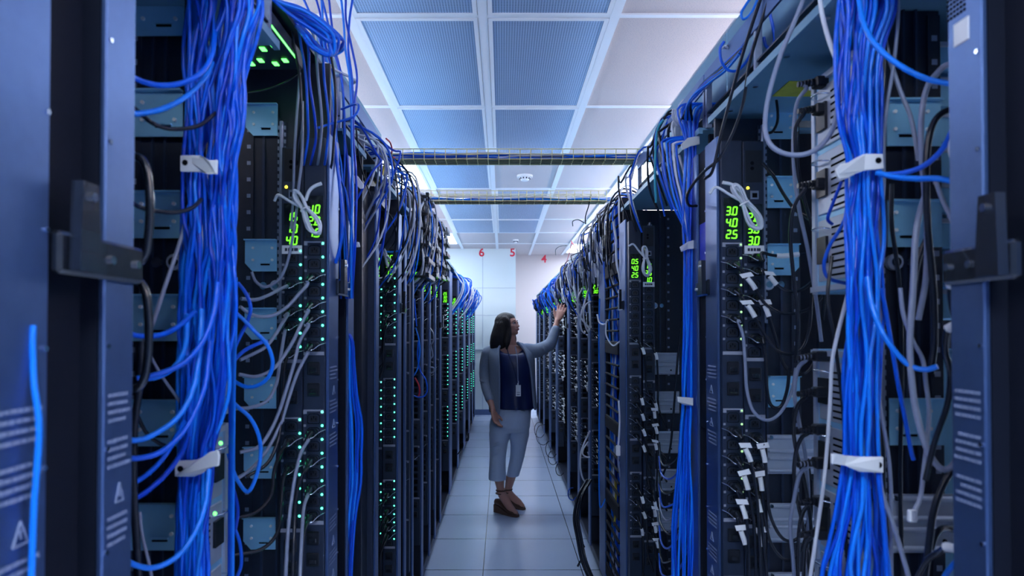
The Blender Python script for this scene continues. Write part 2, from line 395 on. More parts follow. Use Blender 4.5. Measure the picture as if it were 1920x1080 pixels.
# ------------------------------------------------------------------ yellow wire cable trays across the aisle
CABS = []
def tray(Y0, zb, depth, h, xl, xr, label, grp, where, ncab):
    t = thing('cable_tray', ((xl+xr)/2, Y0, zb), label, 'cable tray')
    q = MB(); r = 0.0022
    for y in (Y0, Y0+depth):
        for z in (zb, zb+h*0.5, zb+h): q.cyl((xl, y, z), (xr, y, z), r, 'yellow_wire', 5)
    for k in range(1, 3): y = Y0+depth*k/3; q.cyl((xl, y, zb), (xr, y, zb), r, 'yellow_wire', 5)
    q.build('long_wires', t)
    q = MB(); nx = int((xr-xl)/0.047)
    for i in range(nx+1):
        x = xl+(xr-xl)*i/nx
        q.tube([(x, Y0, zb+h), (x, Y0, zb-r), (x, Y0+depth, zb-r), (x, Y0+depth, zb+h)], r, 'yellow_wire', 5, 1)
    q.build('cross_wires', t)
    MB().box((xl, Y0+0.004, zb+0.001), (xr, Y0+depth-0.004, zb+0.004), 'tray_under').build('tray_liner', t)
    cm = ['white_cable', 'light_blue_cable', 'white_cable', 'blue_cable', 'white_cable', 'teal_cable', 'white_cable', 'blue_cable']
    rr = random.Random(int(Y0*100))
    for i in range(ncab):
        c = cm[i % 8]; y = Y0+depth*(0.1+0.8*rr.random()); z = zb+0.008+(i//6)*0.0085; pts = []
        for k in range(9):
            pts.append((xl-0.05+(xr-xl+0.1)*k/8, min(max(y+rr.uniform(-.02, .02), Y0+.008), Y0+depth-.008), min(z+rr.uniform(-.004, .010), zb+h*1.05)))
        nm = {'blue': 'blue', 'deep': 'dark blue', 'ligh': 'light blue', 'whit': 'white', 'teal': 'teal', 'blac': 'black'}[c[:4]]
        CABS.append(([Vector(p) for p in pts], c, '%s cable lying in the %s yellow wire tray' % (nm, where), '%s cables in the %s tray' % (nm, where), .0035, 6, 4, 'patch_cable'))
tray(2.97, 2.258, 0.10, 0.046, -0.50, 0.66, 'nearer yellow wire basket tray bridging the two rack rows', 'x', 'nearer', 18)
tray(3.90, 2.252, 0.10, 0.060, -0.52, 0.62, 'farther yellow wire basket tray bridging the two rack rows', 'x', 'farther', 15)
# ------------------------------------------------------------------ racks
def V(s, d, y, z): return Vector((s*(XA[s]+d), y, z))
def sbox(q, s, d0, d1, y0, y1, z0, z1, m, ch=0): q.box(V(s, d0, y0, z0), V(s, d1, y1, z1), m, ch)

def warning_strips(q, s, y0, y1, zc, blocks, d=-0.0095):
    """rows of tiny print and warning triangles on a post's aisle face (illegible in the photo: only strokes)"""
    z = zc; rr = random.Random(int(y0*1000))
    for kind in blocks:
        if kind == 't':
            ym = (y0+y1)/2; w = (y1-y0)*0.13
            for (a, c) in (((ym-w, z-.022), (ym+w, z-.022)), ((ym-w, z-.022), (ym, z+.000)), ((ym+w, z-.022), (ym, z+.000))):
                q.cyl(V(s, d, a[0], a[1]), V(s, d, c[0], c[1]), 0.0013, 'print_white', 4)
            q.cyl(V(s, d, ym, z-.016), V(s, d, ym, z-.008), 0.0012, 'print_white', 4)
            z -= 0.036
        else:
            for i in range(4):
                a = y0+(y1-y0)*0.12; e = y1-(y1-y0)*rr.choice([.12, .16, .22, .3]); y = a
                while y < e:
                    L = rr.uniform(.004, .011); sbox(q, s, d, d+0.0005, y, min(y+L, e), z-0.0042, z, 'print_white'); y += L+0.0016
                z -= 0.0098
            z -= 0.014
def latch(parent, s, y0, y1, z, name='latch'):
    """black bolted bracket with a tilted flap that joins two posts across the gap"""
    q = MB(); sbox(q, s, -0.016, -0.003, y0, y1, z-0.022, z+0.022, 'black_gloss', 0.004)
    o = q.build(name, parent); q = MB()
    ym = y0+(y1-y0)*0.18
    q.prism([(ym-.018, z-.018), (ym+.020, z-.018), (ym+.012, z+.075), (ym-.014, z+.075)], 0, s*(XA[s]-0.030), s*(XA[s]-0.018), 'black_gloss'); q.build('flap', o)
    for a, y, zz in ((-.016, y0+(y1-y0)*.55, z), (-.016, y0+(y1-y0)*.88, z), (-.03, ym, z+.06)): MB().cyl(V(s, a, y, zz), V(s, a-.004, y, zz), 0.005, 'chrome', 8).build('bolt', o)

def plate(parent, s, y, d0, ztop, h=0.084, w=0.085, metal='teal_steel', cut=0):
    """sheet-metal brace across the side frame: folded top lip, four studs, a slot, a clipped corner"""
    q = MB(); z0 = ztop-h; c = 0.022
    a, b = s*(XA[s]+d0), s*(XA[s]+d0+w)
    poly = [(a, z0), (b-s*c*.9*(cut), z0), (b, z0+c*cut), (b, ztop), (a, ztop)]
    if cut == 0: poly = [(a, z0), (b, z0), (b, ztop), (a, ztop)]
    q.prism(poly, 1, y-0.003, y, metal)
    sbox(q, s, d0, d0+w, y-0.014, y, ztop-0.002, ztop+0.001, metal)
    for fd in (0.14, 0.74):
        for fz in (0.36, 0.74): q.cyl(V(s, d0+w*fd, y-0.003, z0+h*fz), V(s, d0+w*fd, y-0.007, z0+h*fz), 0.0035, 'white_plastic', 8)
    sbox(q, s, d0+w*.22, d0+w*.50, y-0.0045, y-0.0028, z0+h*.19, z0+h*.24, 'hole_black')
    sbox(q, s, d0+w*.20, d0+w*.52, y-0.008, y-0.003, z0+h*.245, z0+h*.275, metal)
    return q.build('brace_plate', parent)
def channel(parent, s, y, d0, ztop, w=0.13, h=0.105):
    """wide silver pressed channel with two ridges"""
    q = MB(); z0 = ztop-h
    sbox(q, s, d0, d0+w, y-0.004, y, z0, ztop, 'silver_steel')
    for z in (ztop-0.012, z0+h*.55, z0+h*.36, z0+0.004): sbox(q, s, d0, d0+w, y-0.011, y-0.003, z, z+0.009, 'silver_steel', 0.003)
    q.cyl(V(s, d0+w*.7, y-0.004, z0+h*.2), V(s, d0+w*.7, y-0.006, z0+h*.2), 0.004, 'hole_black', 8)
    q.cyl(V(s, d0+w*.06, y-0.006, ztop-.006), V(s, d0+w*.06, y-0.012, ztop-.006), 0.005, 'chrome', 8)
    return q.build('silver_channel', parent)
def hole_rail(parent, s, y, d0, w, z0, z1, name='mounting_rail', metal='black_steel', hole='rail_steel', pitch=0.044, hs=0.010, see=False):
    q = MB(); sbox(q, s, d0, d0+w, y-0.003, y, z0, z1, metal)
    z = z0+0.02; dm = d0+w/2
    while z < z1-0.02:
        sbox(q, s, dm-hs/2, dm+hs/2, y-0.0042, y-0.0028, z, z+hs, hole); z += pitch
    return q.build(name, parent)
def perf_strip(parent, s, y, d0, w, z0, z1):
    """light slotted vertical strip with a toothed edge on both sides"""
    q = MB(); sbox(q, s, d0+w*.28, d0+w*.72, y-0.016, y-0.004, z0, z1, 'rail_steel', 0.002)
    sbox(q, s, d0, d0+w, y-0.006, y-0.002, z0, z1, 'dark_steel'); z = z0
    while z < z1-0.01:
        for a in (0.02, .76): sbox(q, s, d0+w*a, d0+w*(a+.22), y-0.010, y-0.005, z, z+0.010, 'rail_steel')
        z += 0.0185
    return q.build('slotted_strip', parent)
def screw_pair(parent, s, y, d, z):
    q = MB(); q.cyl(V(s, d, y, z), V(s, d, y-.010, z), 0.015, 'silver_steel', 14); q.cyl(V(s, d, y-.01, z), V(s, d, y-.014, z), 0.009, 'chrome', 12)
    q.cyl(V(s, d+.034, y, z), V(s, d+.034, y-.007, z), 0.010, 'chrome', 12)
    q.build('cable_stud', parent)

RACKS = {}
def rack(key, s, ya, yb, label, zt=2.0, z0=0.08, far_d=1.0, post=0.06, fpost=0.10, rear=True, plates=(), chans=(), text=True, detail=2, roof=True, gap_latch=None, near_panel=True):
    t = thing('server_rack', V(s, 0.5, (ya+yb)/2, 0), label, 'server rack', 'black open racks of the %s row' % ('left' if s < 0 else 'right'))
    RACKS[key] = t
    # posts
    for k, (a, b) in enumerate(((ya, ya+post), (yb-fpost, yb))):
        if b <= a: continue
        q = MB(); sbox(q, s, -0.008, 0.0, a, b, z0, zt, 'post_metal', 0.002)
        if k == 0: sbox(q, s, 0.0, 0.05, a, a+0.004, z0, zt, 'matte_black'); sbox(q, s, 0, 0.03, b-.004, b-.001, z0, zt, 'dark_steel')
        else: sbox(q, s, 0.0, 0.05, b-0.004, b, z0, zt, 'dark_steel')
        if detail >= 2:
            for i in range(14): z = 0.4+i*0.118; q.cyl(V(s, -0.008, b-0.006 if k else a+.006, z), V(s, -0.0105, b-.006 if k else a+.006, z), 0.003, 'chrome', 6)
        po = q.build('post', t)
        if detail >= 2 and text:
            for zc in ((1.407,) if (key in ('LZ', 'LA', 'RA') and (k == 0 or key == 'LZ')) else (1.385, 0.985)):
                w = MB(); warning_strips(w, s, a, b, zc, 'xtxtx' if zc < 1.4 else ('xxx' if s > 0 else 'xxtx')); tag(w.build('warning_print', po), 'rows of small pale print and warning triangles')
    # side panels, roof, base, feet
    if near_panel:
        q = MB(); sbox(q, s, 0.03, 1.0, ya, ya+0.012, z0, zt+0.06, 'matte_black'); q.build('side_panel', t)
    wy = yb-0.06
    q = MB(); sbox(q, s, 0.002, far_d, wy, wy+0.012, z0, zt+(0.20 if key == 'LA' else 0.06), 'black_steel')
    for d in (0.135, 0.175): sbox(q, s, d, d+0.006, wy-0.006, wy, z0, zt+0.05, 'dark_steel')
    q.build('side_frame', t)
    q = MB(); sbox(q, s, 0.0, 1.0, ya+.002, yb-.002, 0.05, z0+0.02, 'black_steel', 0.004); q.build('base', t)
    for d in (0.08, 0.92):
        for y in (ya+0.07, yb-0.07):
            q = MB(); q.cyl(V(s, d-.012, y, 0.027), V(s, d+.012, y, 0.027), 0.027, 'black_plastic', 12); sbox(q, s, d-.02, d+.02, y-.015, y+.015, .04, .055, 'rail_steel'); q.build('caster', t)
    if roof:
        yo = yb; yb = 1.36 if key == 'LA' else yb
        q = MB(); sbox(q, s, 0.0, 1.0, ya+.004, yb-.004, zt+0.072, zt+0.080, 'roof_teal')
        sbox(q, s, 0.0, 0.012, ya+.004, yb-.004, zt+0.062, zt+0.072, 'roof_teal')
        if detail >= 2:
            rr = random.Random(3)
            for i in range(6):
                for d in (0.03, 0.22, 0.42):
                    y = ya+.1+(yb-ya-.2)*i/5; q.cyl(V(s, d, y, zt+.072), V(s, d, y, zt+.067), 0.007, 'chrome', 8)
        ro = q.build('roof', t); yb = yo
        if detail >= 2 and s > 0:
            q = MB(); sbox(q, s, 0.10, 0.30, yb-0.30, yb-0.20, zt+0.0705, zt+0.0722, 'yellow_label'); tag(q.build('caution_label', ro), 'yellow caution label')
    if rear:
        q = MB(); sbox(q, s, 0.985, 1.0, ya, yb, z0, zt+.06, 'black_steel'); q.build('rear_door', t)
    if detail >= 1:
        hole_rail(t, s, wy-0.002, 0.205, 0.024, z0+.02, zt+.05, hole='rail_steel')
        if detail >= 2: perf_strip(t, s, wy, 0.117, 0.022, 1.50, zt+.04)
        else: perf_strip(t, s, wy, 0.117, 0.022, z0+.05, zt)
        for zp in plates: plate(t, s, wy-0.008, 0.139, zp, cut=1)
        for zp in chans: channel(t, s, wy-0.008, 0.135, zp)
    return t

rack('LZ', -1, -0.50, 0.658, 'black rack cut off by the left edge of the photo', post=0.0, fpost=0.075, near_panel=False, detail=2, roof=False)
LA = rack('LA', -1, 0.75, 1.82, 'foremost left rack with the thick blue cable bundle and two teal-lit power strips', plates=(2.085, 1.722, 1.54, 1.357, 1.172, .985, .80, .6), far_d=0.6)
rack('LB', -1, 1.935, 2.23, 'narrow left rack with a white cable clip, just beyond the foremost left rack', detail=1, fpost=0.0, post=0.075)
rack('LC', -1, 2.36, 2.96, 'third rack of the left row, with rows of teal lights down both power strips', detail=1, fpost=0.09)
rack('LD', -1, 3.06, 3.38, 'left rack whose power strip shows 3.0 under a white sticker', detail=1, fpost=0.045)
rack('LE', -1, 3.42, 3.80, 'left rack with two long blue cables and a red one hanging at its front', detail=1, fpost=.09, post=0.0)
rack('LF', -1, 3.83, 4.18, 'left rack with grey cable loops bulging from its front', detail=1, fpost=.08, post=0.0)
rack('LG', -1, 4.21, 4.52, 'left rack below the last black finger duct', detail=1, fpost=.08, post=0.0)
rack('LH', -1, 4.55, 4.91, 'narrow left rack before the one showing three green readouts', detail=1, fpost=.1, post=0.0)
rack('LI', -1, 4.95, 5.95, 'left rack beside the standing woman with a green readout', detail=1, fpost=.30, post=0.0)
rack('LJ', -1, 5.99, 6.93, 'left rack with loose black wires hanging at its foot', detail=1, fpost=.25, post=0.0)
rack('LK', -1, 6.97, 8.10, 'fourth rack from the far end of the left row', detail=1, fpost=.40, post=0.0)
rack('LL', -1, 8.14, 9.30, 'third rack from the far end of the left row', detail=1, fpost=.45, post=0.0)
rack('LM', -1, 9.34, 10.20, 'second last rack of the left row', detail=1, fpost=.3, post=0.0)
rack('LN', -1, 10.24, 11.0, 'last rack of the left row, nearest the panelled partition', detail=1, fpost=.3, post=0.0)

RA = rack('RA', 1, 0.78, 1.85, 'foremost right rack with white-sleeved power cords and a thick blue cable bundle', plates=(2.085, 1.897, 1.714, 1.357), chans=(1.199, 1.015, .83, .65), far_d=0.232, rear=False)
RB = rack('RB', 1, 1.93, 3.22, 'second right rack, with six silver channels and a blue bundle at its near post', plates=(), chans=(1.375, 1.19, 1.0, .82, .63), fpost=.16, post=0.08, rear=False, detail=1)
rack('RC', 1, 3.68, 4.40, 'right rack just beyond the finger duct filled with blue cables', detail=1, post=.22, fpost=.1)
rack('RD', 1, 4.44, 5.02, 'right rack with white cable loops hanging across its front', detail=1, fpost=.13, post=0.0)
rack('RE', 1, 5.06, 5.82, 'right rack that the woman is reaching towards', detail=1, fpost=.2, post=0.0)
rack('RF', 1, 5.86, 7.08, 'right rack just behind the raised hand', detail=1, fpost=.25, post=0.0)
rack('RG', 1, 7.12, 8.10, 'fourth rack from the far end of the right row', detail=1, fpost=.3, post=0.0)
rack('RH', 1, 8.14, 9.25, 'third rack from the far end of the right row', detail=1, fpost=.3, post=0.0)
rack('RI', 1, 9.29, 10.35, 'second last rack of the right row', detail=1, fpost=.3, post=0.0)
rack('RJ', 1, 10.39, 11.2, 'last rack of the right row, below the red number 4', detail=1, fpost=.3, post=0.0)

# latches between paired posts
latch(RACKS['LA'], -1, 0.662, 0.818, 1.560, 'latch'); latch(RACKS['RA'], 1, 0.725, 0.845, 1.560, 'latch')
latch(RACKS['LA'], -1, 1.79, 1.93, 1.60, 'latch'); latch(RACKS['RA'], 1, 1.81, 1.925, 1.60, 'latch')
latch(RACKS['RB'], 1, 3.09, 3.215, 1.60, 'latch'); latch(RACKS['LC'], -1, 2.91, 3.055, 1.58, 'latch')
for k, s, y in (('LH', -1, 4.93), ('LJ', -1, 6.95), ('RC', 1, 4.42), ('RE', 1, 5.84)): latch(RACKS[k], s, y-.14, y-.03, 1.52, 'latch')

# middle frames inside the double-width foremost racks
for s, t, pl, ch in ((-1, LA, (2.102, 1.917, 1.732, 1.545, 1.355, 1.168, .98), ()), (1, RA, (1.900, 1.716, 1.357), (1.185, 1.0))):
    q = MB(); sbox(q, s, 0.112, 0.225, 1.205, 1.217, .08, 2.07, 'black_steel')
    for d in (0.155, 0.178): sbox(q, s, d, d+.004, 1.199, 1.205, .08, 2.07, 'dark_steel')
    q.build('middle_frame', t)
    hole_rail(t, s, 1.203, 0.202, 0.022, .1, 2.06, hole='rail_steel')
    perf_strip(t, s, 1.203, 0.098, 0.018, .4, 2.04)
    for z in pl: plate(t, s, 1.194, 0.120, z, w=0.098)
    for z in ch: channel(t, s, 1.194, 0.118, z, w=0.14)
    screw_pair(t, s, 1.204, 0.135, 1.605)
screw_pair(RA, 1, 1.789, 0.142, 1.605); screw_pair(LA, -1, 1.759, 0.142, 1.60); screw_pair(RB, 1, 3.159, 0.15, 1.60)
# near post fittings
q = MB(); sbox(q, 1, -0.0095, -0.008, 0.800, 0.826, 1.838, 1.866, 'white_paper'); tag(q.build('sticker', RA), 'small white sticker')
q = MB()
for i in range(6):
    for j in range(5): sbox(q, 1, -0.0092, -0.0078, .806+i*.006, .809+i*.006, 1.876+j*.006, 1.879+j*.006, 'hole_black')
q.build('vent_slots', RA)
q = MB(); a = P(1312, 418, 1.89); sbox(q, 1, -0.0015, 0, 1.862, 1.925, 1.68, 1.79, 'blue_sticker'); sbox(q, 1, 0.0, 0.004, 1.852, 1.928, 1.2, 2.0, 'matte_black')
tag(q.build('blue_label', RA), 'bright blue rectangular label')
for s, ya, yb, t in ((-1, 1.82, 1.935, LA), (-1, 0.658, 0.75, LA), (1, 0.72, 0.78, RA)):
    q = MB(); sbox(q, s, 0.02, 0.03, ya, yb, .1, 2.0, 'matte_black'); q.build('gap_filler', t)
q = MB(); sbox(q, -1, 0.02, .03, 2.23, 2.36, .1, 2.0, 'black_steel'); q.build('gap_filler', RACKS['LB'])
for k, s in (('LC', -1), ):
    q = MB(); sbox(q, s, 0.0, 0.06, 2.35, 2.36, .08, 1.98, 'dark_steel'); q.build('dark_side_cover', RACKS[k])

q = MB(); sbox(q, -1, .03, 1.0, 1.365, 1.82, 2.20, 2.21, 'black_steel'); q.build('top_cover', LA)
# ------------------------------------------------------------------ overhead cable troughs along both rows
def trough(s, ya, yb, label, zb=2.115):
    t = thing('cable_trough', V(s, .25, (ya+yb)/2, zb), label, 'cable trough', 'overhead cable troughs of the %s row' % ('left' if s < 0 else 'right'))
    q = MB(); sbox(q, s, 0.02, 0.46, ya, yb, zb, zb+0.004, 'dark_steel'); q.build('trough_floor', t)
    q = MB(); sbox(q, s, 0.016, 0.022, ya, yb, zb+0.075, zb+0.125, 'post_metal', .001); sbox(q, s, 0.022, 0.034, ya, yb, zb+0.118, zb+0.125, 'post_metal'); q.build('front_rail', t)
    q = MB(); sbox(q, s, 0.085, 0.091, ya, yb, zb, zb+0.25, 'roof_teal'); q.build('back_wall', t)
    n = max(2, int((yb-ya)/0.3))
    for i in range(n+1):
        y = ya+(yb-ya)*i/n; y = min(max(y, ya+.008), yb-.008)
        q = MB(); sbox(q, s, 0.018, 0.034, y-.006, y+.006, zb-.04, zb+0.12, 'rail_steel'); q.build('bracket', t)
trough(-1, 0.76, 1.36, 'overhead trough above the foremost left rack'); trough(-1, 1.94, 2.96, 'overhead trough above the third left rack')
trough(1, 0.79, 1.93, 'overhead trough above the foremost right rack'); trough(1, 1.94, 2.90, 'overhead trough above the second right rack')
# ------------------------------------------------------------------ power strips (vertical, facing the camera)
SEG = {'0': 'abcdef', '1': 'bc', '2': 'abged', '3': 'abgcd', '4': 'fgbc', '5': 'afgcd', '6': 'afgedc', '7': 'abc', '8': 'abcdefg', '9': 'abcdfg'}
def digits(q, text, cx, y, cz, h):
    w = h*0.47; sp = h*0.84; th = h*0.165; n = len(text.replace('.', '')); x = cx-(n-1)*sp/2; sh = 0.12
    for ch in text:
        if ch == '.':
            q.box((x-sp/2-th*.35, y-.0006, cz-h/2-th*.3), (x-sp/2+th*.65, y, cz-h/2+th*.7), 'digit_green'); continue
        a, c, e = h/2, w/2, th/2; g = th*0.25
        seg = {'a': ((-c+g, a), (c-g, a)), 'd': ((-c+g, -a), (c-g, -a)), 'g': ((-c+g, 0), (c-g, 0)), 'f': ((-c, g), (-c, a-g)), 'b': ((c, g), (c, a-g)), 'e': ((-c, -a+g), (-c, -g)), 'c': ((c, -a+g), (c, -g))}
        for k in SEG[ch]:
            (u0, v0), (u1, v1) = seg[k]
            if v0 == v1: poly = [(u0, v0-e), (u1, v0-e), (u1+e*.6, v0), (u1, v0+e), (u0, v0+e), (u0-e*.6, v0)]
            else: poly = [(u0-e, v0), (u0, v0-e*.6), (u0+e, v0), (u0+e, v1), (u0, v1+e*.6), (u0-e, v1)]
            q.prism([(x+u+v*sh, cz+v) for u, v in poly], 1, y-.0006, y, 'digit_green')
        x += sp
ZB = (1.713, 1.275, 0.836)     # tops of the three outlet banks
PITCH = 0.0356
OUT = [z-0.0235-i*PITCH for z in ZB for i in range(8)]
def outlet_mesh():
    q = MB(); w, h = 0.0150, 0.0120
    ring = [(-w+.002, -h), (w-.002, -h), (w, -h+.002), (w, h-.005), (w-.006, h), (-w+.006, h), (-w, h-.005), (-w, -h+.002)]
    def sc(k): return [(u*k, v*k) for u, v in ring]
    for k0, y0, k1, y1, m in ((1.12, 0.0, 1.12, -.0015, 'black_gloss'), (1.12, -.0015, 0.98, -.0015, 'black_gloss'), (0.98, -.0015, 0.95, .004, 'hole_black')):
        a = [(u, y0, v) for u, v in sc(k0)]; b = [(u, y1, v) for u, v in sc(k1)]
        q.add(a+b, [(i, (i+1) % 8, 8+(i+1) % 8, 8+i) for i in range(8)], m)
    q.add([(u, .004, v) for u, v in sc(.95)], [list(range(8))], 'hole_black')
    q.prism(sc(.72), 1, -.0005, .004, 'black_plastic')
    for (u, v) in ((-.0055, -.001), (.0055, -.001), (0, .0035)): q.box((u-.001, -.0012, v-.003), (u+.001, -.0004, v+.003), 'hole_black')
    o = q.build('outlet'); me = o.data; bpy.data.objects.remove(o); return me
def lin(name, fn, m):
    q = MB(); fn(q, m); o = q.build(name); me = o.data; bpy.data.objects.remove(o); return me
OUTLET = outlet_mesh()
LEDS = {m: lin('led', lambda q, m: q.ball((0, 0, 0), (.0032, .0022, .0032), m, 8, 5), m) for m in ('led_teal', 'led_dim')}
def inst(me, name, parent, loc):
    o = bpy.data.objects.new(name, me); COL.objects.link(o); o.parent = parent; o.location = loc; return o
def pdu(x, y, label, nums, led, ledx=0.0225, detail=2, zoff=0.0, port=False, sticker=None, grp=None, banks=3, top=1.985):
    t = thing('power_strip', (x, y, 1.0), label, 'power strip', grp or 'vertical power strips')
    def B(z): return z+zoff
    q = MB(); q.box((x-.028, y, B(.28)), (x+.028, y+.048, B(top)), 'pdu_body', .002)
    # breaker sections: recessed rockers
    for z in ZB[1:]+(0.40,):
        for i in range(2):
            zz = B(z+.035+i*.055); q.box((x-.016, y-.006, zz), (x+.016, y+.001, zz+.034), 'black_plastic', .002); q.box((x-.010, y-.010, zz+.006), (x+.010, y-.005, zz+.019), 'black_gloss', .002)
    body = q.build('body', t)
    q = MB()
    for k, z in enumerate(ZB):
        zz = B(z); e = zz-8*PITCH-.006
        for xx in (-.0265, .0225): q.box((x+xx, y-.0015, e), (x+xx+.004, y+.001, zz), 'dark_steel')
        q.box((x-.0265, y-.003, zz-.004), (x+.0265, y+.001, zz), 'grey_plastic'); q.box((x-.0265, y-.003, zz-.011), (x-.018, y+.001, zz-.004), 'grey_plastic'); q.box((x+.018, y-.003, zz-.011), (x+.0265, y+.001, zz-.004), 'grey_plastic')
        q.box((x-.0265, y-.003, e-.006), (x+.0265, y+.001, e+.003), 'grey_plastic')
        for i in range(1, 8): zc = zz-.0235+PITCH/2-i*PITCH; q.box((x-.026, y-.002, zc-.003), (x-.020, y+.001, zc+.003), 'grey_plastic')
    q.build('bank_frame', t)
    if detail >= 2:
        for z in OUT: inst(OUTLET, 'outlet', t, (0, -.0005, B(z)-1.0))
        if led:
            for z in OUT: inst(LEDS[led], 'indicator_light', t, (ledx, -.0025, B(z)+PITCH/2-1.0))
    else:
        for k in range(3):
          q = MB()
          for z in OUT[k*8:k*8+8]:
            q.box((x-.016, y-.002, B(z)-.0125), (x+.016, y+.001, B(z)+.0125), 'black_gloss', .003); q.box((x-.011, y-.003, B(z)-.008), (x+.011, y-.0015, B(z)+.008), 'hole_black')
          q.build('outlet_bank', t)
        if led:
            for z in OUT: inst(LEDS[led], 'indicator_light', t, (ledx, -.003, B(z)+PITCH/2-1.0))
    q = MB(); q.box((x-.022, y-.0012, B(1.722)), (x+.022, y+.001, B(1.832)), 'black_gloss'); ds = q.build('display', t)
    q = MB()
    for i, s_ in enumerate(nums):
        if s_: digits(q, s_, x-.001, y-.0013, B(1.797-i*.031), .0205)
    tag(q.build('digits', ds), 'green digits')
    if sticker:
        q = MB(); q.box((x-.026, y-.0035, B(sticker)-.022), (x+.026, y-.0015, B(sticker)), 'white_paper')
        for i, (a, b) in enumerate(((-.018, -.012), (-.010, -.004), (-.002, .004), (.006, .016))): q.box((x+a, y-.0042, B(sticker)-.015), (x+b, y-.0034, B(sticker)-.007), 'ink')
        tag(q.build('sticker', t), 'white sticker')
    if port:
        q = MB(); zz = B(1.845); q.box((x-.009, y-.004, zz), (x+.012, y+.001, zz+.022), 'rail_steel'); q.box((x-.005, y-.0048, zz+.004), (x+.008, y-.0035, zz+.016), 'hole_black'); q.build('network_port', t)
        q = MB(); q.ball((x-.016, y-.002, zz+.030), (.004, .003, .004), 'led_yellow', 8, 5); q.build('status_light', t)
        q = MB(); q.box((x-.022, y-.0012, B(1.89)), (x+.022, y+.001, B(1.975)), 'black_plastic'); 
        for dz in (0, .014): q.cyl((x-.004, y-.002, B(1.927)+dz), (x-.004, y, B(1.927)+dz), .005, 'hole_black', 10)
        q.build('control_panel', t)
    return t
def xs(s, d): return s*(XA[s]+d)
A0 = .028; A1 = .086
G = 'vertical power strips of the %s row'
YRA, YLA, YRB, YLC = 1.738, 1.712, 3.01, 2.855
PD = {}
PD['RA1'] = pdu(xs(1, A0), YRA, 'power strip reading 3.0, 4.0, 2.5 in the foremost right rack', ('3.0', '4.0', '2.5'), 'led_dim', grp=G % 'right')
PD['RA2'] = pdu(xs(1, A1), YRA, 'power strip half hidden by a white cable coil in the foremost right rack', ('2.0', '3.0', '3.0'), None, zoff=-.017, port=True, sticker=1.722, grp=G % 'right', top=2.0)
PD['LA2'] = pdu(xs(-1, A0), YLA, 'teal-lit power strip beside the far post of the foremost left rack', ('1.0', '2.0', '1.5'), 'led_teal', grp=G % 'left')
PD['LA1'] = pdu(xs(-1, A1), YLA, 'teal-lit power strip reading 1.5, 1.0, 4.0 in the foremost left rack', ('1.5', '1.0', '4.0'), 'led_teal', zoff=-.02, sticker=1.722, port=True, grp=G % 'left', top=1.98)
PD['RB1'] = pdu(xs(1, A0), YRB, 'power strip reading 0.5, 4.0, 2.5 in the second right rack', ('0.5', '4.0', '2.5'), None, grp=G % 'right')
PD['RB2'] = pdu(xs(1, A1+.004), YRB, 'power strip behind a white cable coil in the second right rack', ('1.5', '3.5', '1.0'), None, zoff=-.022, sticker=1.725, port=True, grp=G % 'right')
PD['LC2'] = pdu(xs(-1, A0), YLC, 'teal-lit power strip reading 2.0 in the third left rack', ('2.0', '3.0', '1.5'), 'led_teal', grp=G % 'left')
PD['LC1'] = pdu(xs(-1, A1), YLC, 'teal-lit power strip reading 3.0 and 2.5 behind the third left post', ('2.0', '3.0', '2.5'), 'led_teal', zoff=-.012, grp=G % 'left')
far = [('LD', -1, 3.27, ('3.0', '3.0', '2.5'), None, 'power strip with white sticker in the fourth left rack', 1.86), ('LE', -1, 3.69, ('2.0', '1.0', '1.5'), None, 'dark power strip behind two hanging blue cables', None),
       ('LF', -1, 4.07, ('0.5', '2.5', '2.5'), None, 'power strip reading 0.5 and 2.5 in a left rack', None), ('LG', -1, 4.41, ('3.0', '1.7', '2.0'), None, 'power strip of the left rack below the last finger duct', None),
       ('LH', -1, 4.80, ('1.5', '2.0', '2.0'), None, 'power strip of the narrow left rack before the three readouts', None), ('LI', -1, 5.63, ('2.5', '3.0', '2.0'), 'led_teal', 'teal-lit power strip of the left rack beside the woman', None),
       ('LJ', -1, 6.66, ('1.0', '2.0', '2.5'), 'led_teal', 'teal-lit power strip of the left rack with loose black wires', None), ('LK', -1, 7.68, ('3.0', '2.5', '1.0'), 'led_teal', 'teal-lit power strip fourth from the far left end', None),
       ('LL', -1, 8.83, ('2.0', '3.0', '1.5'), 'led_teal', 'teal-lit power strip third from the far left end', None), ('LM', -1, 9.88, ('2.5', '1.0', '3.0'), 'led_teal', 'teal-lit power strip second from the far left end', None),
       ('LN', -1, 10.68, ('1.0', '2.0', '3.0'), 'led_teal', 'teal-lit power strip at the far left end', None),
       ('RC', 1, 4.28, ('3.5', '2.0', '3.0'), None, 'power strip beyond the finger duct, under white stickers', 1.862), ('RD', 1, 4.87, ('4.0', '3.0', '2.5'), None, 'power strip behind hanging white loops on the right', 1.862),
       ('RE', 1, 5.60, ('3.0', '2.5', '4.0'), None, 'power strip just right of the raised hand', None), ('RF', 1, 6.81, ('2.0', '2.5', '3.0'), None, 'power strip just behind the raised hand', None),
       ('RG', 1, 7.78, ('3.0', '3.0', '2.0'), None, 'power strip fourth from the far right end', None), ('RH', 1, 8.93, ('2.5', '2.0', '1.0'), None, 'power strip third from the far right end', None),
       ('RI', 1, 10.03, ('3.0', '1.0', '2.0'), 'led_dim', 'power strip second from the far right end', None), ('RJ', 1, 10.88, ('2.0', '2.5', '1.5'), 'led_dim', 'power strip at the far right end', None)]
for k, s, y, nums, led, lab, st in far:
    PD[k] = pdu(xs(s, A0), y, lab, nums, led, detail=1, grp=G % ('left' if s < 0 else 'right'), sticker=st)

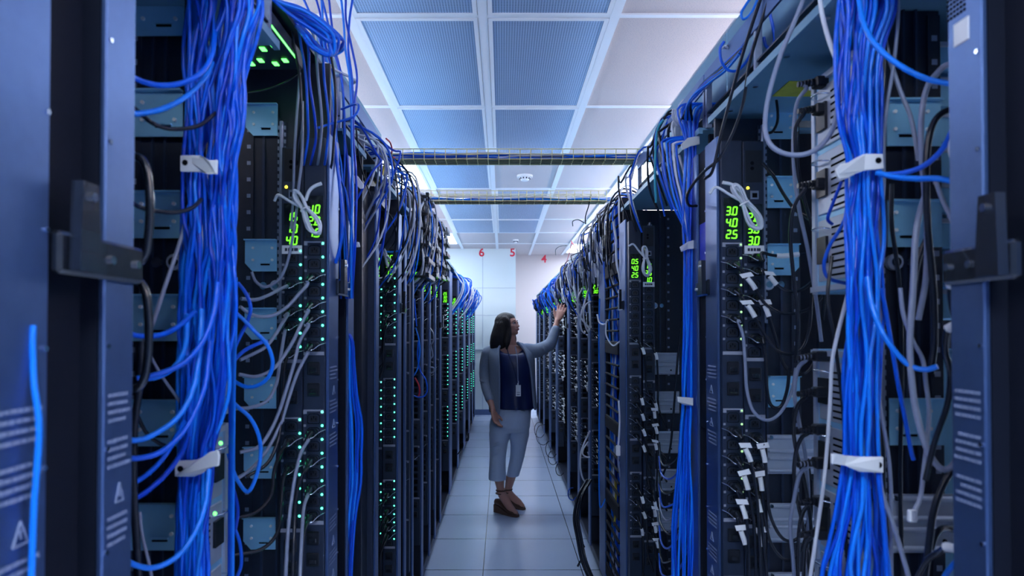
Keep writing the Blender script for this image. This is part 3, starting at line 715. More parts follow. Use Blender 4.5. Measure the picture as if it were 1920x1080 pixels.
# ------------------------------------------------------------------ power cords
def cord(px, y, zo, pts, label, grp, sleeve=0, r=0.0042, cm='black_cable', clip=1, side=1, flag=True, n=6, sub=5, swire=None):
    """C13 plug in an outlet at (px, y, zo); pts: world points the cord runs through; sleeve: white heat-shrink + paper flag near the plug"""
    t = thing('power_cable', (px, y, zo), label, 'power cable', grp)
    q = MB(); w, h = .0125, .0098
    poly = [(px-w, zo-h), (px+w, zo-h), (px+w, zo+h*.4), (px+w*.6, zo+h), (px-w*.6, zo+h), (px-w, zo+h*.4)]
    q.prism(poly, 1, y-.022, y-.001, 'black_gloss')
    q.rings([[(px+side*.004+a*cos(2*pi*i/8), y-.022-k*.010, zo-k*.004+b*sin(2*pi*i/8)) for i in range(8)] for k, (a, b) in enumerate(((.011, .009), (.009, .008), (.006, .006), (.005, .005)))], 'black_gloss')
    q.build('plug', t)
    if clip:
        q = MB(); sx = -side
        q.tube([(px+sx*.032, y-.006, zo+.008), (px+sx*.018, y-.020, zo+.002), (px+sx*.006, y-.033, zo-.009), (px+side*.008, y-.034, zo-.009), (px+side*.014, y-.020, zo-.004)], .0011, 'chrome', 5, 3)
        tag(q.build('wire_clip', t), 'bright wire retaining clip')
    p0 = Vector((px+side*.004, y-.05, zo-.012)); P_ = [p0]+[Vector(p) for p in pts]
    MB().tube(P_, r, cm, n, sub).build('cord', t)
    if sleeve:
        sp = spline(P_, 8); L = [0]
        for i in range(1, len(sp)): L.append(L[-1]+(sp[i]-sp[i-1]).length)
        def at(d):
            for i in range(1, len(L)):
                if L[i] >= d:
                    f = (d-L[i-1])/max(1e-6, L[i]-L[i-1]); return sp[i-1].lerp(sp[i], f)
            return sp[-1].copy()
        a, b = sleeve
        q = MB(); q.tube([at(a+(b-a)*k/4) for k in range(5)], r*1.55, 'white_plastic', 8, 1); tag(q.build('label_sleeve', t), 'white label sleeve')
        if flag:
            c = at(a-.016); c2 = at(a-.004); rr = random.Random(int(zo*1e4)); g = rr.uniform(-.3, .5)*side
            q = MB(); u = Vector((side*.016, -.004, .010*g)); d = (c2-c)*1.1; nrm = Vector((0, -.0005, 0))
            vs = [c-u*.7, c+u, c+u+d, c-u*.7+d]; vs = [v+Vector((0, -r*1.2, 0)) for v in vs]
            q.add(vs+[v+Vector((0, .0012, 0)) for v in vs], [(0,1,2,3), (7,6,5,4), (0,4,5,1), (1,5,6,2), (2,6,7,3), (3,7,4,0)], 'white_paper')
            tag(q.build('label_flag', t), 'white paper flag')
    return t
# ------------------------------------------------------------------ cables
CN = {'blue_cable': 'blue', 'deep_blue_cable': 'dark blue', 'light_blue_cable': 'bright blue', 'black_cable': 'black', 'grey_cable': 'grey', 'white_cable': 'white', 'teal_cable': 'teal', 'red_cable': 'red', 'yellow_cable': 'yellow'}
def cab(pts, m, label, group=None, r=0.0033, n=7, sub=6, name='patch_cable'):
    CABS.append(([Vector(p) for p in pts], m, label, group, r, n, sub, name))
def px(pts, Y0, Y1=None):
    """photo coordinates -> points whose distance runs from Y0 to Y1; a third number overrides it"""
    Y1 = Y0 if Y1 is None else Y1; k = len(pts)-1
    return [P(p[0], p[1], p[2] if len(p) > 2 else Y0+(Y1-Y0)*i/k) for i, p in enumerate(pts)]
def smooth_noise(seed, t): return mnoise.noise(Vector((seed*17.3, t*1.9, seed*3.1)))

def bundle(env, N, Yc, dy, mats, label, group, seed, r=0.0033, wander=0.30):
    """env: (y, xlo, xhi) rows; strands keep a place across the bundle and wander gently"""
    rr = random.Random(seed); ys = [e[0] for e in env]
    def at(y, u):
        for a, b in zip(env, env[1:]):
            if y <= b[0]:
                f = (y-a[0])/(b[0]-a[0]); f = f*f*(3-2*f)
                lo = a[1]+(b[1]-a[1])*f; hi = a[2]+(b[2]-a[2])*f; return lo+(hi-lo)*u
        return env[-1][1]+(env[-1][2]-env[-1][1])*u
    for i in range(N):
        u = (i+0.5)/N; m = mats[i % len(mats)] if not callable(mats) else mats(rr)
        v = rr.uniform(-1, 1); pts = []; y = ys[0]
        while y <= ys[-1]:
            uu = min(1.03, max(-.03, u+wander*smooth_noise(seed+i*1.37, y/330.0))); vv = v*0.7+0.6*smooth_noise(seed+50+i, y/330.0)
            pts.append(P(at(y, uu), y, Yc+dy*vv)); y += 55 if y < ys[-1]-1 and y+55 < ys[-1] else max(1, ys[-1]-y)
        p0 = pts[0]; sg = 1 if p0.x > 0 else -1
        pts = [p0+Vector((sg*.16, .03, -.005)), p0+Vector((sg*.06, .01, .02))]+pts
        nm = CN[m]
        cab(pts, m, '%s %s' % (nm, label), '%s %s' % (nm, group), r*rr.uniform(.88, 1.08), 7, 4)

BL = ['blue_cable', 'blue_cable', 'light_blue_cable', 'deep_blue_cable', 'blue_cable']
rw = random.Random(5)
# --- thick bundle in front of the foremost left rack's middle frame
bundle([(-90, 352, 500), (20, 350, 492), (110, 348, 470), (200, 348, 458), (300, 346, 440), (420, 344, 442), (560, 340, 440), (700, 336, 430), (800, 336, 418), (870, 338, 398), (980, 334, 392), (1110, 328, 388)],
       46, 1.13, 0.030, BL, 'patch cable in the thick vertical bundle of the foremost left rack', 'cables of the thick left bundle', 11, 0.0035)
bundle([(-90, 350, 400), (300, 345, 400), (700, 345, 400), (1110, 335, 370)], 4, 1.165, 0.012, ['black_cable'], 'cable inside the thick left blue bundle', 'cables inside the thick left bundle', 21)
# --- thick bundle of the foremost right rack
bundle([(-90, 1590, 1700), (0, 1575, 1680), (100, 1568, 1655), (220, 1572, 1650), (310, 1590, 1650), (420, 1582, 1655), (560, 1584, 1655), (720, 1584, 1648), (860, 1584, 1645), (950, 1570, 1655), (1110, 1535, 1668)],
       30, 1.085, 0.026, BL, 'patch cable in the thick vertical bundle of the foremost right rack', 'cables of the thick right bundle', 31, 0.0034)
bundle([(-90, 1600, 1690), (300, 1600, 1660), (700, 1590, 1655), (1110, 1560, 1680)], 8, 1.105, 0.016, ['black_cable', 'grey_cable', 'black_cable'], 'cable in the thick right blue bundle', 'cables in the thick right bundle', 41)
# --- bundle at the near post of the second right rack
bundle([(205, 1272, 1318), (262, 1284, 1306), (330, 1284, 1304), (400, 1280, 1302), (462, 1284, 1300), (600, 1283, 1300), (745, 1278, 1297), (850, 1268, 1296), (960, 1262, 1298), (1110, 1262, 1298)],
       13, 1.985, 0.014, BL+['light_blue_cable'], 'patch cable clipped to the near post of the second right rack', 'cables clipped to the second right rack', 51, 0.0036)
# --- strands beside the far post of the foremost left rack and on the narrow rack
bundle([(-20, 560, 660), (60, 590, 655), (150, 610, 668), (230, 618, 668), (330, 634, 668), (450, 634, 666), (560, 638, 664)], 8, 1.93, 0.02, ['blue_cable', 'deep_blue_cable', 'light_blue_cable'], 'cable dropping beside the far post of the foremost left rack', 'cables beside the left far post', 61, 0.0036)
bundle([(630, 650, 658), (720, 652, 668), (800, 655, 678), (900, 654, 676), (1000, 648, 664), (1110, 644, 658)], 7, 1.96, 0.012, ['blue_cable', 'light_blue_cable', 'deep_blue_cable'], 'cable bowing out low on the narrow left rack with the white clip', 'cables low on the narrow left rack', 71, 0.0040)

# --- white cable clips
def clip(poly, Y, label, hole=None, thick=0.006, lift=0.0):
    """moulded white strap: photo outline at distance Y, given real thickness"""
    t = thing('cable_clip', P(poly[0][0], poly[0][1], Y), label, 'cable clip', 'white cable clips')
    q = MB(); pts = []
    a = [P(x, y, Y+(w[0] if w else 0)) for x, y, *w in poly]; b = [p+Vector((0, thick, 0)) for p in a]; n = len(a)
    q.add(a+b, [list(range(n)), list(range(n, 2*n))[::-1]]+[(i, (i+1) % n, n+(i+1) % n, n+i) for i in range(n)], 'white_plastic')
    o = q.build('strap', t); md = o.modifiers.new('b', 'BEVEL'); md.width = 0.0015; md.segments = 2; md.limit_method = 'ANGLE'
    if hole:
        c = P(hole[0], hole[1], Y); q = MB(); q.cyl(c+Vector((0, -.0008, 0)), c+Vector((0, .003, 0)), .005, 'hole_black', 10); q.build('screw_hole', t)
    return t
clip([(337, 291), (375, 291), (384, 295, -.02), (392, 300, -.02), (407, 299, -.02), (406, 326, -.02), (388, 326, -.02), (376, 322), (337, 321)], 1.09, 'white clip high on the thick left blue bundle', (347, 305))
clip([(327, 864), (365, 863), (378, 858, -.02), (392, 848, -.03), (408, 845, -.04), (411, 855, -.04), (409, 874, -.04), (392, 878, -.03), (378, 888, -.02), (364, 894), (327, 894)], 1.09, 'white clip low on the thick left blue bundle', (338, 879))
clip([(1568, 316, -.04), (1578, 307, -.03), (1592, 304, -.02), (1608, 294), (1622, 288), (1656, 288), (1658, 316), (1622, 319), (1604, 326, -.01), (1590, 334, -.02), (1575, 336, -.04), (1570, 328, -.04)], 1.045, 'white clip high on the thick right blue bundle', (1647, 301))
clip([(1560, 851, -.03), (1570, 851, -.03), (1590, 855, -.01), (1615, 857), (1657, 857), (1657, 887), (1612, 885), (1585, 873, -.01), (1560, 870, -.03)], 1.045, 'white clip low on the thick right blue bundle', (1648, 872))
clip([(1277, 270, -.04), (1290, 258, -.02), (1312, 254), (1312, 270), (1295, 274, -.02), (1280, 281, -.04)], 1.96, 'white clip at the top of the second right rack', (1306, 261))
clip([(1275, 463, -.04), (1290, 453, -.01), (1301, 450), (1301, 466), (1290, 467, -.01), (1278, 472, -.04)], 1.96, 'white clip at eye height on the second right rack')
clip([(1270, 744, -.03), (1300, 746), (1300, 761), (1285, 760), (1271, 754, -.03)], 1.955, 'white clip low on the second right rack')
clip([(655, 324), (664, 329), (671, 330), (682, 346), (681, 353), (675, 354), (660, 339), (655, 338)], 2.0, 'tilted white clip high on the narrow left rack')
clip([(657, 452), (673, 454), (675, 463), (660, 465), (656, 470)], 2.0, 'white clip at eye height on the narrow left rack')

# --- single cables that can be told apart: foremost left rack
def one(pts, Y0, Y1, m, label, r=0.0034, n=8, name='patch_cable', group=None): return cab(px(pts, Y0, Y1), m, label, group, r, n, 6, name)
one([(236, 138), (265, 152), (300, 160), (340, 156), (378, 136), (398, 100), (402, 60)], .90, 1.09, 'blue_cable', 'upper of two blue cables sagging from the top left bundle to the post', .0042)
one([(232, 213), (270, 212), (310, 202), (350, 180), (385, 145), (398, 118)], .90, 1.09, 'light_blue_cable', 'lower of two blue cables sagging from the top left bundle to the post', .0042)
one([(238, 190), (262, 212), (290, 233), (325, 242), (372, 236), (404, 212)], .93, 1.11, 'black_cable', 'black cable crossing the second steel plate of the foremost left rack', .0034)
one([(243, 376), (262, 388), (295, 396), (330, 398), (360, 390), (377, 374)], .95, 1.10, 'black_cable', 'black cable hooked below the upper white clip on the left', .0036)
one([(352, 400), (340, 445), (322, 500), (305, 550), (285, 610), (262, 660)], 1.14, 1.05, 'grey_cable', 'grey cable slanting down to the left past two round studs', .0036)
one([(232, 622), (262, 630), (300, 628), (335, 612), (366, 584)], .95, 1.08, 'blue_cable', 'blue cable leaving the left bundle level with the black handle', .0042)
one([(258, 709), (290, 708), (325, 690), (347, 650), (352, 590)], .97, 1.07, 'light_blue_cable', 'upper of two blue cables ending together beside the left post', .0042)
one([(256, 710), (300, 700), (345, 680), (380, 640), (400, 590), (408, 530)], .97, 1.06, 'blue_cable', 'lower of two blue cables ending together beside the left post', .0042)
one([(230, 826), (265, 824), (300, 808), (335, 780), (362, 730), (374, 660), (378, 580)], .93, 1.06, 'light_blue_cable', 'blue cable swinging to the left post above the lower white clip', .0042)
one([(230, 858), (262, 859), (300, 848), (335, 820), (362, 780), (385, 720), (394, 640)], .93, 1.06, 'blue_cable', 'long blue cable sweeping just above the lower left white clip', .0042)
one([(244, 909), (275, 890), (305, 860), (330, 820), (345, 790)], .97, 1.10, 'blue_cable', 'short blue cable slanting left behind the lower white clip', .0040)
one([(236, 942), (270, 925), (310, 890), (340, 850), (352, 820)], .96, 1.10, 'deep_blue_cable', 'blue cable reaching the left post below the lower white clip', .0040)
one([(230, 1046), (255, 1060), (290, 1064), (330, 1045), (362, 1005), (384, 950), (392, 880)], .93, 1.06, 'light_blue_cable', 'blue cable with a deep sag at the bottom left', .0042)
one([(62, 610), (61, 650), (64, 720), (73, 790), (71, 860), (64, 950), (58, 1110)], .635, .625, 'light_blue_cable', 'blurred blue cable running down the nearest left post', .0030)
one([(265, 640), (262, 720), (252, 800), (250, 900), (255, 1000), (262, 1110)], .98, .96, 'black_cable', 'thick black cable hanging close behind the left post', .0055)
one([(268, 640), (300, 700), (335, 750), (350, 775)], 1.1, 1.14, 'grey_cable', 'thin grey cable slanting right under the third left steel plate', .0026)
one([(258, 780), (275, 812), (300, 832), (325, 840)], 1.05, 1.12, 'black_cable', 'short black cable curving across the fourth left steel plate', .003)
one([(262, 960), (266, 1000), (280, 1060), (288, 1110)], 1.05, 1.05, 'grey_cable', 'thin grey cable at the bottom left behind the post', .0026)
# door handle
def handle(pz, label):
    c = V(-1, 0.045, .90, pz); t = thing('door_handle', c, label, 'handle')
    q = MB(); q.tube([c+Vector((-.02, 0, .075)), c+Vector((.012, 0, .070)), c+Vector((.022, 0, .03)), c+Vector((.022, 0, -.03)), c+Vector((.012, 0, -.070)), c+Vector((-.02, 0, -.075))], .006, 'black_gloss', 8, 5); q.build('grip', t)
    q = MB()
    for z in (.075, -.075): q.cyl(c+Vector((-.03, .002, z)), c+Vector((-.012, .002, z)), .009, 'chrome', 10)
    q.build('mount', t)
handle(1.475, 'black D-shaped handle behind the left post at head height'); handle(1.645, 'smaller-looking black D-shaped handle above the other one on the left')
# loops to the right of the left bundle
one([(446, 530), (462, 552), (470, 578), (463, 605), (448, 635), (436, 668), (432, 720)], 1.35, 1.35, 'blue_cable', 'blue cable bulging right of the left bundle at head height', .0040)
one([(432, 578), (455, 598), (478, 622), (500, 645), (511, 675), (507, 700), (492, 718), (465, 726), (440, 715), (425, 700)], 1.33, 1.4, 'light_blue_cable', 'round blue loop crossing the steel plates right of the left bundle', .0042)
one([(428, 700), (440, 675), (462, 655), (490, 642), (500, 640)], 1.36, 1.42, 'blue_cable', 'short blue cable crossing the round blue loop', .0042)
one([(425, 742), (445, 762), (470, 785), (486, 820), (488, 860), (478, 900), (465, 922), (450, 908), (436, 880), (428, 850)], 1.35, 1.4, 'light_blue_cable', 'long hanging blue loop right of the lower left white clip', .0042)
one([(440, 1000), (446, 960), (440, 925), (430, 900)], 1.4, 1.4, 'deep_blue_cable', 'small blue curl near the green light at the bottom left', .0038)
one([(440, 1090), (452, 1060), (450, 1020), (438, 985), (430, 960)], 1.4, 1.4, 'blue_cable', 'blue curl below the lowest steel plate on the left', .0038)
for i in range(3):
    one([(434+i*4, 520), (436+i*3, 600), (431+i*4, 700), (432+i*3, 800), (431+i*3, 900), (430+i*3, 1110)], 1.30, 1.30, ['deep_blue_cable', 'blue_cable', 'light_blue_cable'][i], ['leftmost', 'middle', 'rightmost'][i]+' of three upright blue strands right of the left bundle', .0038)
# spill over the trough above the foremost left rack
rr = random.Random(91)
for i in range(13):
    k = i/12; dx = rr.uniform(-4, 4)
    m = BL[i % 5]
    cab(px([(470+20*k, -30+8*k), (520+16*k, 0+22*k), (566+dx+14*k, 14+40*k), (606+10*k, 40+40*k), (644-9*(i % 4), 78+14*k-5*(i % 3)), (626-10*k, 101+4*k), (600-18*k, 88), (578-14*k, 62), (555-10*k, 40, 1.68), (530, 20, 1.72)], 1.50-.06*(i % 3), 1.66-.08*(i % 4)), m, CN[m]+' cable looping over the edge above the foremost left rack', CN[m]+' loops above the foremost left rack', .0036)
for i in range(6):
    x = 548+i*13
    m = (['black_cable', 'blue_cable', 'deep_blue_cable', 'grey_cable', 'blue_cable'])[i % 5]
    cab(px([(500+i*6, 20), (x-8, 40+i*4), (x+4, 90), (x+10+rr.uniform(-5, 5), 150), (x+16, 220), (x+14+rr.uniform(-4, 4), 262, 1.66), (x+10, 300, 1.69), (x+4, 330, 1.80)], 1.55, 1.66), m, CN[m]+' cable dropping from the spill above the left power strips', CN[m]+' drops above the left power strips', .0034)
one([(557, 60), (562, 130), (556, 220), (552, 290), (550, 360), (546, 430)], 1.68, 1.68, 'grey_cable', 'dark grey cable falling past the left power strips, left of its twin', .0036)
one([(567, 190), (567, 250), (566, 300), (560, 350), (554, 410), (545, 465), (536, 500), (522, 525), (498, 538), (480, 528), (472, 510)], 1.67, 1.66, 'grey_cable', 'dark grey cable curling below the third steel plate beside the left power strips', .0038)
one([(612, 172), (622, 220), (630, 290), (638, 360), (642, 420), (637, 465), (629, 494)], 1.78, 1.78, 'blue_cable', 'bright blue cable hanging in front of the foremost left far post', .0048)
one([(640, 205), (668, 195), (672, 205), (660, 220), (620, 232), (596, 240)], 1.85, 1.72, 'blue_cable', 'blue cable looping left above the foremost left far post', .0034)
one([(462, 175), (500, 168), (540, 152), (566, 132)], 1.6, 1.66, 'black_cable', 'thin black cable crossing the slotted strip at the top left', .0028)
one([(636, 330), (648, 360), (654, 400), (660, 440), (662, 500), (655, 560)], 1.9, 1.95, 'blue_cable', 'blue strand crossing the tilted white clip on the left', .0036)
one([(605, 118), (618, 122), (634, 134), (664, 149), (662, 158), (655, 162)], 1.8, 2.1, 'white_cable', 'white cable bent over the ceiling edge of the left row', .004)
one([(668, 240), (672, 290), (682, 330), (692, 360), (696, 375)], 2.05, 2.3, 'black_cable', 'thin black cable slanting in front of the small black box on the left', .0026)
# left: third rack front
one([(708, 464), (720, 471), (740, 472), (755, 465), (764, 450), (764, 425), (758, 390), (752, 360), (746, 320)], 2.83, 2.80, 'light_blue_cable', 'thin blue cable looping across the 2.0 readout', .0034)
one([(640, 522), (665, 522), (690, 520), (715, 521), (727, 515)], 2.1, 2.8, 'grey_cable', 'grey wire stretched across the black cover on the left', .003)
one([(676, 345), (686, 342), (706, 342), (716, 330), (720, 310), (722, 300)], 2.5, 2.6, 'yellow_cable', 'yellow cable bowed below the small black box on the left', .0040)
one([(724, 260), (732, 268), (735, 282), (733, 292), (740, 296)], 2.7, 2.9, 'red_cable', 'red cable at the left end of the nearer cable tray', .0034)
one([(706, 360), (715, 385), (732, 405), (740, 425), (742, 450), (730, 468)], 2.6, 2.8, 'black_cable', 'black cable arching down in front of the third left rack', .0034)
for i, (a, b) in enumerate(((-60, 0), (-30, 1), (0, 2))):
    pass
one([(779, 614), (785, 635), (787, 660), (783, 690), (776, 704)], 3.55, 3.55, 'light_blue_cable', 'left of two blue cables twisting down the left row', .0042)
one([(784, 640), (783, 670), (788, 695), (798, 712), (801, 730), (796, 742), (785, 745), (774, 741)], 3.55, 3.55, 'blue_cable', 'right of two blue cables twisting down the left row', .0042)
one([(778, 708), (785, 722), (787, 735), (784, 744)], 3.56, 3.56, 'red_cable', 'short red cable beside the twisted blue pair', .0042)
one([(777, 560), (779, 590), (781, 612)], 3.58, 3.58, 'blue_cable', 'short blue cable above the twisted blue pair', .0042)
for pts, lab in (([(782, 541), (792, 552), (796, 566), (791, 580), (782, 584)], 'topmost grey loop bulging from a left rack'), ([(806, 615), (812, 625), (813, 637), (807, 648)], 'second grey loop bulging from a left rack'), ([(807, 648), (810, 658), (811, 667), (808, 672)], 'third grey loop bulging from a left rack'), ([(806, 688), (813, 690), (813, 697), (806, 700)], 'lowest grey loop bulging from a left rack')):
    one(pts, 4.1, 4.1, 'grey_cable', lab, .0048)
one([(858, 852), (863, 845), (868, 838), (868, 830)], 6.6, 6.6, 'black_cable', 'black wire curling at the foot of the left row', .005)
for i in range(4):
    one([(870+i*2, 808), (868+i*3, 820), (871+i*2, 827), (876+i, 822), (879, 812)], 8.1, 8.1, 'black_cable', 'black wire dangling near the floor at the far left', .005, group='black wires dangling at the far left')

# --- foremost right rack
one([(1608, -20), (1618, 40), (1640, 82), (1680, 118), (1730, 145), (1775, 156), (1812, 160)], 1.06, .90, 'light_blue_cable', 'blue cable sweeping right from the top right bundle to the post', .0042)
one([(1650, 328), (1690, 325), (1730, 312), (1765, 282), (1787, 240), (1800, 190), (1806, 170)], 1.03, .90, 'blue_cable', 'blue cable curving up from the upper right clip to the post', .0042)
one([(1645, 324), (1680, 332), (1720, 335), (1760, 335), (1802, 345)], 1.03, .90, 'light_blue_cable', 'blue cable running level from the upper right clip to the post', .0042)
one([(1626, 520), (1634, 570), (1650, 615), (1675, 655), (1705, 685), (1735, 693), (1758, 687)], 1.05, .98, 'light_blue_cable', 'blue cable swinging out right of the right bundle below eye height', .0042)
one([(1652, 540), (1662, 590), (1672, 650), (1684, 720), (1698, 790), (1708, 845), (1713, 862)], 1.08, 1.08, 'blue_cable', 'thin blue cable crossing the third plate right of the right bundle', .0036)
one([(1645, 860), (1650, 920), (1658, 990), (1665, 1110)], 1.06, 1.04, 'blue_cable', 'blue cable slanting down right below the lower right clip', .004)
one([(1642, 880), (1656, 930), (1680, 1000), (1712, 1110)], 1.08, 1.04, 'grey_cable', 'grey cable slanting down right below the lower right clip', .0036)
one([(1758, 1110), (1775, 1075), (1800, 1045), (1812, 1030)], .98, .92, 'light_blue_cable', 'blue cable crossing the bottom right corner of the right rack', .004)
dk = 'black_cable'
one([(1652, 40), (1668, 110), (1690, 175), (1706, 215), (1716, 260), (1722, 300)], 1.12, 1.08, 'grey_cable', 'grey cable slanting across the top right steel plate', .0036)
one([(1800, 120), (1775, 122), (1755, 140), (1738, 165), (1728, 215), (1727, 280), (1732, 340), (1738, 420), (1736, 520), (1722, 600)], 1.02, 1.04, 'grey_cable', 'thick grey cable arching down from the top of the right rack', .0046)
one([(1803, 205), (1775, 208), (1752, 228), (1740, 270), (1737, 340), (1740, 430), (1750, 540), (1752, 640), (1745, 700)], 1.0, 1.0, dk, 'thick black cable beside the thick grey one in the right rack', .0050)
one([(1736, 362), (1724, 400), (1716, 450), (1712, 540), (1706, 640), (1710, 720), (1722, 790), (1742, 850), (1768, 880), (1792, 865), (1803, 815)], 1.03, .97, 'grey_cable', 'grey cable in a deep U under the third plate of the right rack', .0048)
one([(1738, 446), (1724, 480), (1714, 530), (1710, 600)], 1.05, 1.06, dk, 'black cable behind the deep grey U in the right rack', .0044)
one([(1754, 338), (1766, 372), (1784, 410), (1808, 458)], 1.0, .92, 'grey_cable', 'ribbed grey cable slanting to the right post at head height', .0034)
one([(1688, 540), (1694, 590), (1712, 640), (1730, 675), (1736, 720), (1742, 770), (1738, 830), (1732, 880), (1726, 930), (1714, 958)], 1.03, .99, 'grey_cable', 'grey network cable ending in a clear plug in the right rack', .0032)
one([(1672, 345), (1672, 420), (1680, 480), (1686, 540), (1690, 640), (1690, 760), (1688, 900), (1692, 1110)], 1.15, 1.15, dk, 'straight black cable right of the thick right bundle', .0038)
one([(1800, 860), (1770, 905), (1750, 960), (1742, 1020), (1730, 1110)], .98, .98, dk, 'thick black cable crossing the silver channels of the right rack', .0052)
one([(1806, 1000), (1775, 990), (1756, 1000), (1745, 1030)], 1.05, 1.02, dk, 'black cable behind the bottom sleeve on the right', .005)
t = thing('network_plug', P(1712, 965, .985), 'clear plastic network plug dangling in the right rack', 'plug')
q = MB(); c = P(1710, 966, .985); q.box(c+Vector((-.006, -.005, -.010)), c+Vector((.006, .004, .008)), 'white_plastic', .0015); q.build('housing', t)
q = MB(); q.box(c+Vector((-.003, -.009, -.006)), c+Vector((.003, -.005, .008)), 'grey_plastic'); q.build('latch_tab', t)
# upper right: cables coming down from the trough
one([(1432, -20), (1412, 40), (1390, 110), (1368, 190), (1350, 260), (1336, 320), (1322, 335)], 1.48, 1.72, 'black_cable', 'dark cable slanting down past the near post of the second right rack', .0042)
one([(1448, -20), (1425, 50), (1405, 120), (1394, 190), (1376, 245), (1350, 295), (1322, 320), (1300, 345), (1288, 368), (1292, 385), (1306, 386)], 1.46, 1.86, 'black_cable', 'second dark cable slanting down, curling at its lower end', .0040)
one([(1512, -15), (1490, 40), (1465, 100), (1446, 160), (1436, 210), (1436, 250), (1448, 275), (1475, 289), (1510, 289), (1540, 272), (1562, 240), (1572, 190), (1580, 120)], 1.25, 1.12, 'grey_cable', 'long grey cable in a wide U across the top of the right rack', .0044)
one([(1536, -15), (1542, 30), (1556, 80), (1572, 120), (1590, 160)], 1.17, 1.09, 'white_cable', 'pale cable slanting beside the yellow caution label', .0040)
one([(1470, 110), (1490, 0), (1500, -20)], 1.6, 1.55, 'grey_cable', 'grey cable rising out of the top of the right rack', .004)
one([(1428, -10), (1420, 50), (1408, 100), (1386, 130), (1366, 132), (1353, 116), (1350, 92), (1358, 78)], 1.62, 1.6, 'blue_cable', 'blue loop hanging at the ceiling edge of the right row', .0036)
one([(1420, 0), (1408, 25), (1394, 36), (1390, 25), (1398, 10), (1412, -10)], 1.6, 1.6, 'light_blue_cable', 'small blue loop at the top edge above the right row', .0032)
one([(1442, 20), (1450, 55), (1452, 75), (1446, 90), (1436, 86), (1432, 70)], 1.6, 1.6, 'blue_cable', 'small blue hook below the right ceiling edge', .0040)
one([(1435, 110), (1446, 150), (1456, 190), (1458, 225), (1450, 245), (1440, 250)], 1.68, 1.68, 'black_cable', 'black cable arching in front of the top plate of the right rack', .0036)
for i in range(6):
    m = ['white_cable', 'white_cable', 'grey_cable'][i % 3]
    cab(px([(1352+i*2, 90-i), (1368+i*2, 88+i*2), (1384+i, 88+i*3), (1394, 84+i*3)], 1.72, 1.76), m, CN[m]+' cable tied across the front rail of the right trough', CN[m]+' cables tied on the right trough', .0034)
rr = random.Random(17)
for i in range(20):
    k = i/19; m = ['black_cable', 'blue_cable', 'black_cable', 'deep_blue_cable', 'light_blue_cable'][i % 5]
    cab(px([(1400-14*k, 80+22*k), (1372-12*k, 108+24*k+rr.uniform(-4, 4)), (1345-14*k, 132+22*k), (1318-16*k, 160+20*k+rr.uniform(-4, 4)), (1296-8*k, 190+10*k), (1290-6*k+rr.uniform(-8, 8), 225)], 1.72 if i % 3 == 0 else 1.61, 1.98), m, CN[m]+' cable running down the right trough to the second rack', CN[m]+' cables running along the right trough', .0036)
for i in range(5):
    x = [1242, 1250, 1256, 1262, 1268][i]; m = ['blue_cable', 'light_blue_cable', 'blue_cable', 'white_cable', 'blue_cable'][i]
    cab(px([(1290, 255+i*3), (x+4, 262+i*2), (x, 278), (x+6, 330), (x+16, 375), (1288, 440), (1290, 470)], 2.0, 1.98), m, CN[m]+' cable bowing left beside the upper clip of the second right rack', CN[m]+' cables bowing beside the second right rack', .0036)
one([(1244, 225), (1234, 240), (1230, 270), (1228, 330), (1230, 380)], 2.3, 2.4, 'teal_cable', 'pale teal cable over the edge of the right trough', .0042)
for i in range(4): one([(1262+i*4, 205), (1262+i*3, 220+i*2), (1272+i*2, 235), (1282, 238+i*2)], 2.05, 2.1, 'white_cable', 'white cable end tied behind the upper right clip', .004, group='white cable ends behind the upper right clip')
one([(1160, 363), (1190, 366), (1215, 362), (1240, 356)], 3.3, 2.8, 'light_blue_cable', 'thin blue cable stretched level near the second right power strip', .0042)
# second right rack: loops over the silver channels
rr = random.Random(77)
for i in range(9):
    y = 820+i*26; m = [dk, 'blue_cable', dk, 'blue_cable', 'grey_cable'][i % 5]
    cab(px([(1296, y-70-10*i % 30), (1288+rr.uniform(-4, 4), y-20), (1276+rr.uniform(-6, 6), y+30), (1258+rr.uniform(-8, 4), y+52), (1240, y+40+rr.uniform(-10, 10)), (1236, y+10)], 2.0, 2.5), m, CN[m]+' cable sagging across the silver channels of the second right rack', CN[m]+' cables sagging over the second right silver channels', .0036)
one([(1278, 600), (1270, 680), (1264, 760), (1258, 830), (1250, 870), (1240, 900)], 2.2, 2.5, dk, 'black cable hanging straight past the silver channels', .004)

# --- equipment standing inside the foremost right rack
def chassis(s, z0, z1, y0, y1, d, label, mods):
    t = thing('server_chassis', V(s, d+.25, (y0+y1)/2, z0), label, 'server', 'tall server chassis')
    q = MB(); sbox(q, s, d, d+.5, y0, y1, z0, z1, 'teal_steel', .003); q.build('case', t)
    q = MB()
    for y in (y0+.006, y1-.020): sbox(q, s, d-.006, d, y, y+.014, z0, z1, 'silver_steel')
    for z in (z0+.004, z1-.014): sbox(q, s, d-.008, d, y0, y1, z, z+.012, 'silver_steel')
    q.build('rear_frame', t); h = (z1-z0-.04)/mods
    for i in range(mods):
        za = z0+.02+i*h
        q = MB(); sbox(q, s, d-.004, d, y0+.03, y1-.03, za+.006, za+h-.006, 'silver_steel', .002)
        for k in range(8): sbox(q, s, d-.0052, d-.0035, y0+.045, y1-.09, za+.014+k*(h-.03)/8, za+.018+k*(h-.03)/8, 'hole_black')
        m = q.build('power_module', t)
        q = MB(); sbox(q, s, d-.010, d-.003, y1-.075, y1-.035, za+h*.3, za+h*.7, 'black_plastic'); q.build('inlet', m)
        q = MB(); q.tube([V(s, d-.004, y1-.03, za+h*.8), V(s, d-.022, y1-.04, za+h*.82), V(s, d-.022, y1-.07, za+h*.82), V(s, d-.004, y1-.08, za+h*.8)], .002, 'chrome', 6, 3); q.build('handle', m)
    return t
